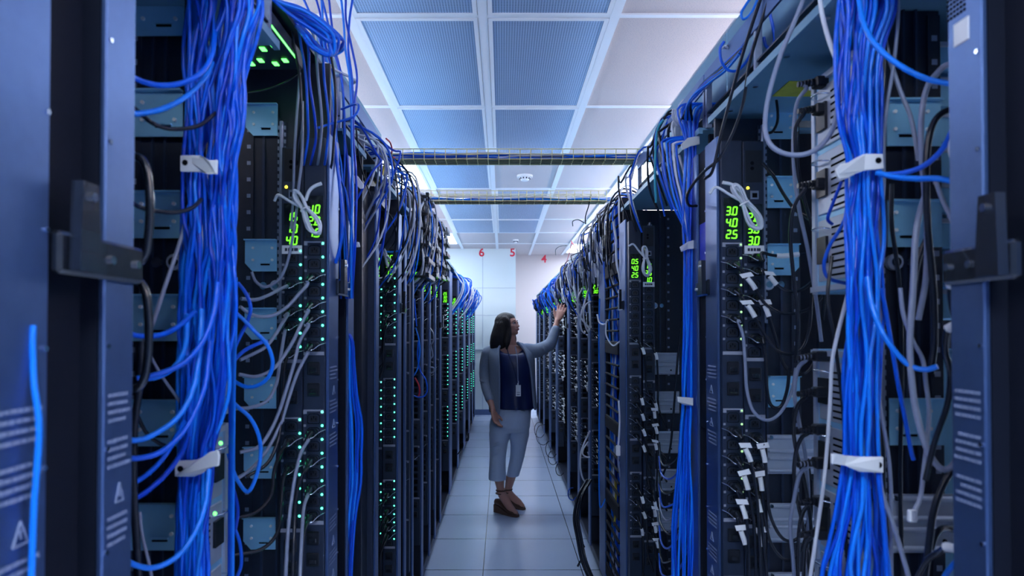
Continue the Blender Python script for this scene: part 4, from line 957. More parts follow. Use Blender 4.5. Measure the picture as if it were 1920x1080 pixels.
CH = [chassis(1, 1.56, 2.03, 1.26, 1.46, .112, 'upper silver server chassis behind the thick right bundle', 3), chassis(1, .72, 1.44, 1.26, 1.46, .112, 'lower silver server chassis behind the thick right bundle', 5),
      chassis(-1, 1.30, 1.80, 1.28, 1.44, .140, 'upper pale chassis glimpsed right of the left bundle', 3), chassis(-1, .70, 1.28, 1.28, 1.44, .140, 'lower pale chassis glimpsed right of the left bundle', 4)]
for z, p in ((1.315, (414, 831)), (1.18, (403, 963))):
    o = MB().ball(P(p[0], p[1], 1.275), (.004, .003, .004), 'led_green', 8, 5).build('indicator_light', CH[3])
# servers stacked beyond the open side of the foremost right rack
for i in range(17):
    z = .30+i*.094
    t = thing('rack_server', V(1, .8, 2.3, z), 'pale blue server in the stack seen through the open side of the right rack', 'server', 'servers seen through the right rack')
    q = MB(); sbox(q, 1, .25, .95, 1.96, 2.86, z, z+.086, 'teal_steel', .003); q.build('case', t)
    q = MB(); sbox(q, 1, .25, .95, 1.945, 1.96, z+.070, z+.084, 'silver_steel'); sbox(q, 1, .25, .95, 1.95, 1.96, z+.004, z+.012, 'rail_steel'); q.build('slide_rail', t)
for i in range(8):  # thin patch panels stacked beside the nearest right post
    z = 1.50+i*.066
    t = thing('patch_panel', V(1, .5, 1.35, z), 'thin pale patch panel in the stack beside the nearest right post at the top', 'server', 'thin patch panels beside the right post')
    q = MB(); sbox(q, 1, .232, .60, 1.222, 1.255, z, z+.058, 'teal_steel', .003); q.build('case', t)
    q = MB(); sbox(q, 1, .232, .60, 1.216, 1.222, z+.048, z+.056, 'silver_steel'); q.build('lip', t)
# black cords of the chassis
nm = ['topmost', 'second', 'third', 'fourth', 'fifth', 'sixth', 'seventh', 'eighth', 'ninth', 'tenth']
CPL = [(1536, 155), (1536, 205), (1536, 345), (1536, 668), (1536, 735), (1536, 805), (1536, 868), (1538, 940), (1540, 1000)]
ends = [[(1512, 165), (1494, 195), (1488, 260), (1490, 330), (1500, 400), (1515, 470), (1530, 560), (1540, 640)], [(1508, 212), (1492, 240), (1494, 300), (1504, 360), (1522, 420), (1540, 470), (1548, 530), (1542, 600)],
        [(1512, 352), (1490, 385), (1482, 440), (1488, 520), (1496, 600), (1492, 680)], [(1512, 674), (1496, 692), (1490, 740), (1500, 800), (1512, 870), (1516, 960), (1510, 1090)],
        [(1512, 742), (1496, 760), (1488, 800), (1494, 850), (1508, 900), (1520, 980), (1522, 1090)], [(1515, 812), (1502, 822), (1492, 850), (1489, 900), (1500, 960), (1512, 1020), (1520, 1090)],
        [(1516, 874), (1500, 888), (1490, 930), (1482, 980), (1486, 1040), (1490, 1090)], [(1518, 944), (1506, 960), (1498, 1000), (1496, 1090)], [(1522, 1004), (1512, 1020), (1508, 1060), (1506, 1100)]]
for i, (p, e) in enumerate(zip(CPL, ends)):
    c = P(p[0], p[1], 1.40); t = thing('power_cable', c, 'black cord with a ribbed plug, %s down the silver chassis on the right' % nm[i], 'power cable', 'cords of the right chassis')
    q = MB(); q.box(c+Vector((-.012, -.014, -.011)), c+Vector((.022, .014, .011)), 'black_plastic', .003)
    for k in range(5): q.cyl(c+Vector((-.014-k*.007, 0, -.001*k)), c+Vector((-.018-k*.007, 0, -.001*k)), .0085-k*.0006, 'black_plastic', 8)
    q.build('plug', t)
    MB().tube([c+Vector((-.01, 0, 0)), c+Vector((-.04, 0, -.002))]+px(e, 1.40, 1.55), .0044, 'black_cable' if i % 3 else 'grey_cable', 7, 5).build('cord', t)
one([(1518, 1090), (1545, 900), (1556, 760), (1560, 680), (1572, 620), (1590, 550), (1606, 470)], 1.2, 1.12, 'white_cable', 'pale cable slanting down left of the thick right bundle', .0034)
one([(1600, 360), (1580, 420), (1556, 460), (1545, 495), (1552, 520), (1580, 530), (1605, 532)], 1.15, 1.25, 'blue_cable', 'blue cable bent sharply left of the thick right bundle', .0034)
one([(1578, 340), (1560, 385), (1552, 410), (1560, 420)], 1.15, 1.2, 'deep_blue_cable', 'short blue cable left of the upper right clip', .003)
one([(1560, 480), (1552, 560), (1565, 640), (1580, 760), (1588, 900)], 1.18, 1.15, dk, 'black cable along the left edge of the thick right bundle', .0034)

# --- power cords: foremost right rack
LBL = 'power cord in the %s outlet of the %s power strip, foremost right rack'
ordn = ['first', 'second', 'third', 'fourth', 'fifth', 'sixth', 'seventh', 'eighth']
def rcord(key, bank, i, pts, sl, Y1=1.66, cm='black_cable', **kw):
    x, y = PD[key].location.x, PD[key].location.y; zo = OUT[bank*8+i]+{'RA2': -.017, 'LA1': -.02, 'RB2': -.022, 'LC1': -.012}.get(key, 0)
    col = 'white-sleeved' if sl else ('grey' if cm == 'grey_cable' else 'black')
    strip = {'RA1': 'left', 'RA2': 'right'}[key]
    cord(x, y, zo, px(pts, y-.045, Y1), '%s cord, outlet %s, %s bank, %s strip of foremost right rack' % (col, ordn[i], ['upper', 'lower', 'bottom'][bank], strip), 'cords of the foremost right rack', sl, cm=cm, side=1, **kw)
rcord('RA1', 0, 1, [(1386, 503), (1398, 518), (1412, 535), (1435, 570), (1470, 588), (1510, 582), (1538, 560), (1552, 530)], (.040, .075))
rcord('RA1', 0, 3, [(1386, 554), (1398, 568), (1412, 588), (1432, 625), (1455, 655), (1480, 664), (1505, 650), (1518, 610), (1522, 550)], (.040, .075))
rcord('RA1', 0, 5, [(1384, 602), (1393, 630), (1397, 680), (1400, 730), (1412, 770), (1436, 788), (1462, 775), (1484, 735), (1492, 690)], 0, cm='grey_cable')
rcord('RA1', 1, 1, [(1386, 816), (1397, 840), (1408, 866), (1416, 910), (1422, 970), (1427, 1100)], (.048, .083))
rcord('RA1', 1, 3, [(1384, 868), (1394, 890), (1403, 918), (1411, 960), (1416, 1020), (1418, 1100)], (.048, .083))
rcord('RA1', 1, 5, [(1382, 920), (1390, 945), (1398, 970), (1403, 1010), (1405, 1100)], (.052, .086), flag=True)
rcord('RA1', 1, 7, [(1382, 970), (1390, 998), (1398, 1022), (1402, 1050), (1403, 1100)], (.052, .086))
rcord('RA2', 0, 0, [(1428, 474), (1445, 478), (1465, 480), (1488, 478), (1512, 474), (1530, 462), (1536, 440), (1522, 415), (1490, 392), (1468, 362), (1450, 330), (1430, 306)], (.060, .115), flag=False)
rcord('RA2', 0, 1, [(1432, 506), (1445, 520), (1458, 535), (1480, 546), (1505, 542), (1530, 520), (1545, 490), (1552, 460)], (.036, .064))
rcord('RA2', 0, 3, [(1428, 558), (1436, 578), (1444, 600), (1456, 640), (1468, 680), (1490, 702), (1515, 695), (1532, 660), (1536, 600)], (.036, .066))
rcord('RA2', 0, 6, [(1430, 634), (1436, 680), (1438, 730), (1446, 760), (1464, 762), (1476, 730), (1480, 690)], 0, cm='black_cable')
rcord('RA2', 1, 1, [(1424, 822), (1430, 845), (1435, 870), (1438, 910), (1444, 965), (1466, 1008), (1492, 1012), (1514, 980), (1520, 920), (1514, 860)], (.048, .082))
rcord('RA2', 1, 3, [(1420, 876), (1426, 900), (1430, 930), (1434, 970), (1446, 1020), (1474, 1050), (1502, 1030), (1520, 970), (1522, 900)], (.048, .082))
rcord('RA2', 1, 5, [(1420, 930), (1424, 950), (1428, 972), (1431, 1010), (1440, 1100)], (.03, .062), flag=False)
rcord('RA2', 1, 7, [(1420, 982), (1425, 1004), (1428, 1030), (1430, 1100)], (.046, .078))
# cords hanging just behind the nearest right post
for zz, pts, lab in ((610, [(1790, 612), (1776, 622), (1773, 660), (1782, 700), (1776, 760), (1752, 830), (1735, 900)], 'white-sleeved cord beside the nearest right post at chest height'),
                     (640, [(1800, 650), (1797, 668), (1803, 690), (1806, 760), (1800, 840)], 'white-sleeved cord tucked behind the nearest right post'),
                     (1018, [(1782, 1026), (1762, 1034), (1735, 1055), (1705, 1110)], 'white-sleeved cord at the bottom beside the nearest right post'), (510, [(1790, 530), (1782, 545), (1786, 580), (1796, 620)], 'white-sleeved cord beside the nearest right post at face height')):
    c = P(1806, zz, .905); cord(c.x, c.y, c.z, px(pts, .89, .97), lab, 'cords beside the nearest right post', (.022, .052), side=-1, r=.0042, flag=True)
# cable ring on the far top right
cab(px([(1806, 245), (1792, 255), (1786, 278), (1792, 300), (1806, 308)], .93), 'white_cable', 'white cable ring half hidden by the nearest right post', None, .006)

# --- power cords: foremost left rack (no sleeves, mostly grey)
def lcord(key, bank, i, pts, cm='grey_cable', Y1=1.5):
    x, y = PD[key].location.x, PD[key].location.y; zo = OUT[bank*8+i]+{'LA1': -.02}.get(key, 0)
    strip = {'LA1': 'left', 'LA2': 'right'}[key]
    cord(x, y, zo, px(pts, y-.05, Y1), '%s cord, outlet %s, %s bank, %s strip of foremost left rack' % ('grey' if cm == 'grey_cable' else 'black', ordn[i], ['upper', 'lower', 'bottom'][bank], strip), 'cords of the foremost left rack', 0, cm=cm, side=-1, r=.0044)
lcord('LA1', 0, 2, [(538, 536), (520, 545), (500, 555), (478, 562), (452, 560)])
lcord('LA2', 0, 2, [(576, 534), (560, 552), (540, 574), (515, 590), (490, 594), (468, 588), (450, 575)])
lcord('LA1', 0, 4, [(540, 588), (530, 605), (515, 630), (498, 650), (478, 662), (450, 675)])
lcord('LA2', 0, 4, [(578, 584), (566, 605), (552, 635), (534, 665), (512, 692), (480, 706), (448, 702)])
lcord('LA1', 0, 5, [(534, 622), (526, 670), (518, 720), (500, 752), (470, 764), (442, 766)])
lcord('LA2', 0, 5, [(578, 612), (562, 640), (552, 680), (540, 720), (524, 770), (506, 810), (484, 838), (450, 848)])
lcord('LA1', 0, 7, [(538, 668), (533, 690), (531, 730), (528, 780), (520, 830), (500, 870), (462, 894)], 'black_cable')
lcord('LA2', 0, 7, [(576, 664), (562, 690), (550, 720), (536, 765), (524, 800), (500, 845), (470, 880), (440, 900)])
lcord('LA2', 1, 1, [(578, 826), (566, 845), (556, 880), (546, 940), (540, 1000), (535, 1090)])
lcord('LA1', 1, 1, [(538, 832), (526, 850), (514, 885), (508, 930), (480, 960), (440, 972)], 'black_cable')
lcord('LA2', 1, 3, [(578, 876), (566, 892), (556, 930), (552, 990), (548, 1090)], 'black_cable')
lcord('LA1', 1, 3, [(536, 882), (530, 910), (526, 960), (520, 1000), (490, 1030), (440, 1040)], 'black_cable')
lcord('LA2', 1, 5, [(578, 928), (570, 950), (566, 1000), (562, 1090)])
lcord('LA2', 1, 7, [(578, 978), (570, 1000), (566, 1040), (565, 1100)], 'black_cable')

# --- coils of spare white flex tied over the readouts
def coil(x0, y0, x1, y1, Y, wpx, label, loops=5, r=.0032, tie=.42, m='white_cable', ends=1):
    """elongated hank from (x0,y0) to (x1,y1) in the photo, tied across at fraction `tie`"""
    a = P(x0, y0, Y); b = P(x1, y1, Y); ax = (b-a); L = ax.length; ax.normalize(); side = Vector((0, 1, 0)).cross(ax).normalized(); W = wpx*Y/F
    t = thing('cable_coil', (a+b)/2, label, 'cable coil', 'hanks of spare cable'); rr = random.Random(int(x0+y0)); q = MB()
    for i in range(loops):
        pts = []; w = W*(0.55+0.55*i/loops); e = rr.uniform(0.9, 1.0); off = -(.004+.006*(i % 3))
        for k in range(14):
            t_ = 2*pi*k/14; u = -cos(t_)*.5*e+.5; pinch = 0.30+0.70*min(1, abs(u-tie)/.38)
            pts.append(a+ax*(L*u)+side*(w*.5*sin(t_)*pinch*(0.75 if u < tie else 1.0))+Vector((0, off-.004*sin(3*t_+i), 0)))
        q.tube(pts, r, m, 7, 4, True)
    if ends: q.tube([a+ax*(L*tie)+Vector((0, -.012, 0)), a+ax*(L*.15)+side*(W*.5)+Vector((0, -.014, 0)), a+side*(W*.9)-ax*(L*.10)+Vector((0, -.01, 0)), a+side*(W*1.3)-ax*(L*.06)], r*1.15, m, 7, 4)
    q.build('windings', t); c = a+ax*(L*tie)
    q = MB(); q.tube([c+side*(W*.24*cos(2*pi*k/10))+Vector((0, -.010+.013*sin(2*pi*k/10), 0)) for k in range(10)], .0024, 'white_plastic', 6, 3, True); q.build('tie', t)
coil(1372, 346, 1422, 432, 1.70, 34, 'hank of white flex hanging over the right power strip of the foremost right rack', 6)
coil(556, 360, 600, 440, 1.665, 34, 'hank of grey-white flex over the readouts of the foremost left rack', 6)
coil(1207, 462, 1213, 518, 2.94, 22, 'hank of white flex over the readouts of the second right rack', 6, .0038)
coil(714, 460, 740, 512, 2.80, 18, 'hank of white flex beside the 2.0 readout of the third left rack', 5, .0042, ends=1)
one([(573, 376), (580, 358), (590, 349), (603, 344)], 1.67, 1.67, 'white_cable', 'short pale end of the hank over the left readouts', .0046)
one([(1355, 342), (1372, 346), (1385, 356), (1395, 365)], 1.69, 1.69, 'white_cable', 'short pale end of the hank over the right readouts', .0046)

# --- generic cords of the racks further along: plug, short lead with sleeve, hanging into the rack
def farcords(key, s, idx, sleeve, zo=0, seed=0, drop=(.10, .22), n=5):
    x, y = PD[key].location.x, PD[key].location.y; rr = random.Random(seed+int(y*100))
    short = {'RB1': 'the left strip in the second right rack', 'RB2': 'the right strip in the second right rack', 'LC1': 'the left strip in the third left rack', 'LC2': 'the right strip in the third left rack'}.get(key, PD[key]['label'])
    for i in idx:
        z = OUT[i]+zo; dr = rr.uniform(*drop); sx = s*rr.uniform(.4, 1.0)
        pts = [Vector((x+sx*.020, y-.060, z-.035)), Vector((x+sx*.034, y-.055, z-.07)), Vector((x+sx*.044, y-.045, z-.07-dr*.5)), Vector((x+sx*.05, y-.03, z-.07-dr)), Vector((x+s*.075, y-.02, z-.10-dr*1.3))]
        cord(x, y, z, pts, ('white-sleeved' if sleeve else 'black')+' lead of '+short, 'leads of '+short, (.03, .062) if sleeve else 0, r=.0046, clip=1, side=s, flag=sleeve and (i % 2 == 0), n=n, sub=3, cm='black_cable')
farcords('RB1', 1, (7, 9, 11, 13, 15, 17, 19, 21), True, 0, 1); farcords('RB2', 1, (7, 9, 10, 12, 14, 17, 18, 20, 22), True, -.022, 2)
for k, ix in (('RC', (6, 7, 9, 10, 12, 13, 14, 15, 17, 18, 19, 20, 21)), ('RD', (1, 2, 4, 6, 8, 10, 11, 12, 13, 17, 19, 21)), ('RE', tuple(i for i in range(23) if i not in (7, 15, 5))),
              ('RF', tuple(i for i in range(23) if i not in (7, 15, 6))), ('RG', tuple(i for i in range(23) if i not in (7, 15, 12))), ('RH', tuple(i for i in range(23) if i not in (7, 15, 4))), ('RI', (1, 3, 5, 8, 10, 12, 14)), ('RJ', (1, 3, 8, 10, 12))):
    farcords(k, 1, ix, True, 0, 3)
farcords('LC2', -1, (1, 4, 5, 17, 19, 20, 21, 22), False, 0, 4, (.1, .2)); farcords('LC1', -1, (1, 4, 5, 18, 20, 22), False, -.012, 5)
for k, ix in (('LD', (2, 3, 4, 5, 18)), ('LE', (1, 4, 17)), ('LF', (1, 4, 12, 17)), ('LG', (0, 3, 10)), ('LH', (1, 3, 9)), ('LI', (1, 2, 3, 5)), ('LJ', (0, 1, 4)), ('LK', (0, 2, 4)), ('LL', (0, 1, 3)), ('LM', (0, 2))):
    farcords(k, -1, ix, False, 0, 6)

# --- finger duct filled with blue cables on the right row
def finger_duct(s, y0, y1, z0, z1, label, where, fill, seed, pitch=.058, big=(), grp=None):
    t = thing('finger_duct', V(s, .05, (y0+y1)/2, z0), label, 'cable duct')
    q = MB(); sbox(q, s, .11, .116, y0, y1, z0, z1, 'matte_black')
    for y in (y0, y1-.006): sbox(q, s, .0, .11, y, y+.006, z0, z1, 'matte_black')
    q.build('channel', t); z = z0+.02; k = 0
    while z < z1-.02:
        h = .010 if k % 7 else .060
        q = MB(); sbox(q, s, -.012, .002, y0-.004, y1+.004, z, z+h, 'matte_black', .003); sbox(q, s, .0, .10, y0-.002, y0+.006, z, z+h, 'matte_black'); q.build('finger' if k % 7 else 'cover', t); z += pitch; k += 1
    rr = random.Random(seed)
    for i in range(fill):
        m = ['blue_cable', 'light_blue_cable', 'deep_blue_cable', 'blue_cable', 'light_blue_cable', 'white_cable'][i % 6]; u = (i+.5)/fill; pts = []; d0 = rr.uniform(.01, .05)
        for k in range(14):
            zz = z0+(z1-z0)*k/13; pts.append(V(s, d0+.014*smooth_noise(seed+i, k*.5), y0+.02+(y1-y0-.04)*min(1, max(0, u+.35*smooth_noise(seed+i+9, k*.35))), zz))
        cab(pts, m, '%s cable inside the %s' % (CN[m], where), '%s cables inside the %s' % (CN[m], where), .0058, 6, 4)
finger_duct(1, 3.25, 3.64, .12, 2.14, 'tall black finger duct packed with blue cables on the right', 'tall right finger duct', 18, 5)

# --- patch hardware on the left row tops: stacked black finger brackets with white-labelled cables
def bracket_stack(s, y0, y1, z0, z1, label, seed, ncab=9):
    t = thing('cable_bracket', V(s, .05, (y0+y1)/2, z0), label, 'cable duct', 'black finger brackets on the left row')
    q = MB(); sbox(q, s, .10, .106, y0, y1, z0, z1, 'black_plastic'); q.build('back_plate', t); z = z0; k = 0
    while z <= z1:
        q = MB(); sbox(q, s, -.06, .10, y0, y1, z, z+.012, 'black_plastic', .003); sbox(q, s, -.075, -.055, y0, y1, z, z+.026, 'black_gloss', .003); q.build('finger', t); z += .085; k += 1
    rr = random.Random(seed)
    for i in range(ncab):
        m = ['white_cable', 'black_cable', 'grey_cable', 'black_cable'][i % 4]; y = y0+(y1-y0)*(i+.5)/ncab; pts = [V(s, .06, y, z1+.03)]
        for k in range(6): pts.append(V(s, rr.uniform(-.05, -.02), y+rr.uniform(-.03, .03), z1-(z1-z0)*k/5))
        pts.append(V(s, .05, y, z0-.05))
        cab(pts, m, CN[m]+' cable threaded through the '+label.replace(' on the left row', ''), CN[m]+' cables in the '+label, .0062, 6, 4)
bracket_stack(-1, 3.46, 3.78, 1.76, 2.20, 'nearest stack of black finger brackets on the left row', 1)
bracket_stack(-1, 3.86, 4.16, 1.80, 2.20, 'second stack of black finger brackets on the left row', 2)
bracket_stack(-1, 4.24, 4.50, 1.82, 2.20, 'third stack of black finger brackets on the left row', 3)
bracket_stack(-1, 4.60, 4.88, 1.84, 2.18, 'fourth stack of black finger brackets on the left row', 4, 7)
# --- tangles spilling over the tops of the rows
def tangle(s, y0, y1, N, mats, where, seed, zt=2.16, zb=(1.70, 1.95), bul=(-.10, -.02), r=.0046, loops=0.0):
    rr = random.Random(seed)
    for i in range(N):
        m = mats[i % len(mats)]; y = rr.uniform(y0, y1); dy = rr.uniform(-.15, .15); zz = rr.uniform(*zb); b = rr.uniform(*bul)
        pts = [V(s, rr.uniform(.12, .22), y, zt+rr.uniform(-.05, .03)), V(s, .04, y+dy*.3, zt+rr.uniform(-.04, .05)), V(s, b*.7, y+dy*.5, zt-.05+rr.uniform(-.04, .03)), V(s, b, y+dy*.7, (zt+zz)/2+rr.uniform(-.04, .04)), V(s, b*.6, y+dy, zz)]
        if rr.random() < loops:
            c = V(s, b*.8, y+dy*.8, zz+.05); R = rr.uniform(.03, .07)
            pts += [c+Vector((s*.01*cos(t), R*cos(t), R*sin(t))) for t in (-1.5, -.3, .9, 2.1, 3.3, 4.5)]
        else: pts.append(V(s, .03, y+dy, zz-.12))
        cab(pts, m, '%s cable %s' % (CN[m], where), '%s cables %s' % (CN[m], where), r*rr.uniform(.8, 1.1), 5, 4)
B3 = ['blue_cable', 'deep_blue_cable', 'light_blue_cable']
tangle(-1, 2.1, 2.9, 20, ['blue_cable', 'black_cable', 'white_cable', 'deep_blue_cable', 'grey_cable'], 'spilling over the third left rack', 1, zb=(1.75, 2.02), r=.0040)
tangle(-1, 3.0, 4.0, 24, ['blue_cable', 'white_cable', 'black_cable', 'light_blue_cable', 'grey_cable'], 'spilling where the cable trays meet the left row', 2, zt=2.24, zb=(1.72, 2.0))
tangle(-1, 6.2, 9.6, 54, B3+['blue_cable', 'white_cable'], 'in the blue tangle at the far end of the left row', 3, zt=2.05, zb=(1.72, 1.92), bul=(-.16, -.04), r=.0062)
tangle(1, 2.2, 3.1, 16, ['black_cable', 'blue_cable', 'white_cable', 'black_cable'], 'lying over the trough of the second right rack', 4, zt=2.24, zb=(2.02, 2.12), bul=(-.03, .01))
tangle(1, 3.3, 4.4, 40, ['black_cable', 'white_cable', 'blue_cable', 'grey_cable', 'black_cable'], 'in the tangle above the finger duct on the right', 5, zt=2.16, zb=(1.72, 2.0), bul=(-.10, .0), loops=.35)
tangle(1, 4.5, 5.8, 40, ['white_cable', 'grey_cable', 'blue_cable', 'black_cable', 'white_cable'], 'in the pale tangle above the right racks', 6, zt=2.06, zb=(1.66, 1.95), bul=(-.10, .0), loops=.5)
tangle(1, 6.2, 8.4, 34, B3+['black_cable', 'grey_cable'], 'in the blue tangle at the far end of the right row', 7, zt=2.02, zb=(1.75, 1.9), bul=(-.12, -.02), r=.006, loops=.2)
tangle(1, 8.4, 10.2, 22, ['black_cable', 'blue_cable', 'black_cable', 'deep_blue_cable'], 'in the dark knot below the red number 4', 8, zt=1.98, zb=(1.74, 1.86), bul=(-.14, -.04), r=.007, loops=.6)
one([(1072, 455), (1066, 480), (1058, 505), (1049, 530)], 5.3, 6.9, 'red_cable', 'pink-red cable slanting left above the far right racks', .004)
one([(1071, 452), (1077, 462), (1084, 470)], 5.3, 5.2, 'red_cable', 'short pink-red cable at the top of the right tangle', .004)
for i, pts in enumerate(([(1042, 478), (1042, 468), (1050, 462), (1062, 460)], [(1074, 424), (1074, 415), (1084, 412), (1096, 418)], [(1098, 420), (1098, 405), (1104, 385), (1108, 365)])):
    one(pts, [6.5, 5.0, 4.0][i], [6.0, 4.9, 3.9][i], 'black_cable', 'thin black cable arching above the %s right racks' % ['farther', 'middle', 'nearer'][i], .0036)
# white loops hanging in front of the fourth right rack
for i, (pts, lab) in enumerate((([(1106, 535), (1100, 555), (1092, 580), (1088, 600), (1090, 618), (1096, 625)], 'left'), ([(1108, 565), (1098, 572), (1094, 590), (1098, 612), (1104, 622), (1107, 600), (1106, 570)], 'middle'), ([(1092, 540), (1084, 560), (1084, 585), (1096, 605), (1108, 614), (1108, 600)], 'lowest'))):
    one(pts, 4.2, 4.3, 'white_cable', lab+' of the white loops hanging on the right racks', .0056)
one([(1150, 415), (1155, 450), (1156, 490), (1162, 520), (1165, 545)], 3.2, 3.2, 'white_cable', 'white cable hanging down the front of the right finger duct', .0058)
one([(1120, 590), (1124, 605), (1134, 608), (1140, 600)], 3.6, 3.4, 'white_cable', 'white cable crossing to the right finger duct', .0044)
one([(1137, 602), (1136, 625), (1142, 640), (1150, 648), (1160, 642), (1166, 636)], 3.3, 3.2, 'white_cable', 'white loop on the front of the right finger duct', .0040)
one([(1106, 808), (1096, 830), (1089, 850), (1088, 875), (1092, 895), (1098, 905)], 4.2, 4.3, 'white_cable', 'white cable bowing low in front of the right racks', .0056)
one([(1103, 828), (1094, 842), (1093, 852), (1100, 857), (1106, 857)], 4.2, 4.2, 'white_cable', 'short white curl low in front of the right racks', .0050)
one([(1124, 560), (1123, 640), (1124, 740), (1123, 850), (1124, 940), (1128, 950), (1135, 935)], 3.64, 3.64, 'light_blue_cable', 'straight blue cable down the post left of the finger duct', .0040)
one([(1119, 590), (1124, 602), (1136, 608)], 3.7, 3.6, 'light_blue_cable', 'short blue cable crossing the post left of the duct', .0036)
t = thing('cable_adapter', P(1158, 845, 3.2), 'white inline cable adapter hanging on the right finger duct', 'adapter')
q = MB(); c = P(1159, 845, 3.2); q.box(c+Vector((-.011, -.008, -.026)), c+Vector((.011, .008, .026)), 'white_plastic', .004); q.build('housing', t)
q = MB(); q.tube([c+Vector((0, 0, .026)), c+Vector((.004, 0, .07)), c+Vector((.008, .002, .16)), c+Vector((.006, .02, .24))], .005, 'white_cable', 7, 4); q.tube([c+Vector((0, 0, -.026)), c+Vector((.002, 0, -.07)), c+Vector((.012, .01, -.13)), c+Vector((.02, .03, -.15))], .005, 'grey_cable', 7, 4); q.build('lead', t)
one([(1161, 885), (1160, 920), (1158, 970)], 3.4, 3.4, 'yellow_cable', 'left yellow cable at the foot of the right finger duct', .006)
one([(1154, 900), (1155, 950), (1152, 985)], 3.4, 3.4, 'yellow_cable', 'right yellow cable at the foot of the right finger duct', .006)
# black loops near the floor along the right row
for i, (cx, cy, R, Y) in enumerate(((1012, 806, 10, 8.0), (1018, 815, 13, 7.9), (1034, 842, 11, 6.9), (1037, 858, 9, 6.8), (1050, 880, 8, 6.0), (1073, 926, 8, 5.3))):
    one([(cx+R*cos(t), cy+R*1.5*sin(t)) for t in (-1.3, -2.2, -3.1, -4.0, -4.9, -5.7)], Y, Y, 'black_cable' if i != 5 else 'blue_cable', '%s dark wire loop drooping near the floor along the right row' % ['farthest', 'second farthest', 'third farthest', 'fourth farthest', 'second nearest', 'nearest'][i], .0036)
rr = random.Random(3)
for i in range(8):
    a = 1086+rr.uniform(-6, 4); Y = 4.2-.05*i
    one([(a+20, 900), (a+4, 930), (a-4, 970), (a+2, 1010), (a+10, 1050), (a+26, 1090)], Y+.2, Y-.3, 'black_cable', 'black cable bulging at the foot of the right racks', .0075, group='black cables bulging at the right foot')
one([(1085, 985), (1088, 1008), (1096, 1026)], 4.1, 4.0, 'black_cable', 'black hook of cable over the floor at the lower right', .005)
one([(1100, 1046), (1090, 1050), (1083, 1062)], 3.9, 3.9, 'black_cable', 'short black cable end over the floor at the lower right', .006)

# network switch at the top of the foremost left rack
t = thing('network_switch', V(-1, .2, 1.5, 2.142), 'black network switch with green lights above the foremost left rack', 'network switch')
q = MB(); sbox(q, -1, .045, .40, 1.37, 1.66, 2.142, 2.185, 'black_steel', .003); q.build('case', t)
q = MB()
for i in range(3):
    for j in range(4): c = V(-1, .07+j*.03, 1.43+i*.085+.02*(j % 2), 2.141); q.box(c+Vector((-.006, -.010, -.001)), c+Vector((.006, .010, .001)), 'led_green')
q.build('port_lights', t)
q = MB(); sbox(q, -1, .043, .046, 1.39, 1.60, 2.146, 2.150, 'led_green'); q.build('light_bar', t)
t = thing('media_converter', V(-1, .06, 2.55, 2.0), 'small black box with grey panel above the third left rack', 'network box')
q = MB(); sbox(q, -1, .03, .20, 2.45, 2.80, 1.99, 2.10, 'black_plastic', .004); q.build('case', t)
q = MB(); sbox(q, -1, .028, .032, 2.46, 2.79, 1.99, 2.012, 'grey_plastic'); q.build('front_lip', t)

# ------------------------------------------------------------------ build the cables: the 300 that show largest as things, the rest as one mass
def shown(c):
    pts, r = c[0], c[4]; a = 0.0
    for p, q_ in zip(pts, pts[1:]):
        u, v, w, z = CX+F*p.x/p.y, HZ-F*(p.z-EYE)/p.y, CX+F*q_.x/q_.y, HZ-F*(q_.z-EYE)/q_.y
        if 0 < (u+w)/2 < 1920 and 0 < (v+z)/2 < 1080: a += sqrt((u-w)**2+(v-z)**2)*r*F/p.y
    return a
order = sorted(range(len(CABS)), key=lambda i: -shown(CABS[i])); keep = set(order[:298]); rest = MB()
for i, (pts, m, label, group, r, n, sub, name) in enumerate(CABS):
    if i in keep: tag(MB().tube(pts, r, m, n, sub).build(name), label, 'cable', group)
    else: rest.tube(pts, r, m, n, sub)
tag(rest.build('cable_mass', fix=False), 'mass of thinner blue, black and white cables spilling over racks and trays', 'cables', kind='stuff')
# ------------------------------------------------------------------ the woman in the aisle
mat('skin', (0.44, 0.22, 0.175), 0.5, noise=0.06, nscale=40)
mat('hair', (0.010, 0.008, 0.011), 0.5, noise=0.25, nscale=60, spec=0.3)
mat('knit', (0.20, 0.245, 0.33), 0.85, noise=0.22, nscale=160, bump=0.35)
mat('navy_satin', (0.006, 0.016, 0.085), 0.42, noise=0.2, nscale=20, bump=0.3)
mat('white_denim', (0.44, 0.53, 0.70), 0.8, noise=0.08, nscale=220, bump=0.2)
mat('shoe_brown', (0.085, 0.038, 0.026), 0.5, noise=0.25, nscale=60)
mat('lip', (0.30, 0.07, 0.075), 0.4); mat('eye_dark', (0.015, 0.01, 0.012), 0.2); mat('eye_white', (0.34, 0.33, 0.35), 0.3); mat('brow', (0.02, 0.012, 0.012), 0.8)
WY = 5.32; SW = WY/F
def strand_bump(m):
    nt = m.node_tree; b = nt.nodes['Principled BSDF']; tc = nt.nodes.new('ShaderNodeTexCoord'); mp = nt.nodes.new('ShaderNodeMapping'); mp.inputs['Scale'].default_value = (1, 1, .05)
    nz = nt.nodes.new('ShaderNodeTexNoise'); nz.inputs['Scale'].default_value = 170; nz.inputs['Detail'].default_value = 4; bp = nt.nodes.new('ShaderNodeBump'); bp.inputs['Strength'].default_value = .9; bp.inputs['Distance'].default_value = .006
    nt.links.new(tc.outputs['Object'], mp.inputs['Vector']); nt.links.new(mp.outputs[0], nz.inputs['Vector']); nt.links.new(nz.outputs['Fac'], bp.inputs['Height']); nt.links.new(bp.outputs['Normal'], b.inputs['Normal'])
strand_bump(MATS['hair'])
def J(x, y, dy=0.0): return P(x, y, WY+dy)
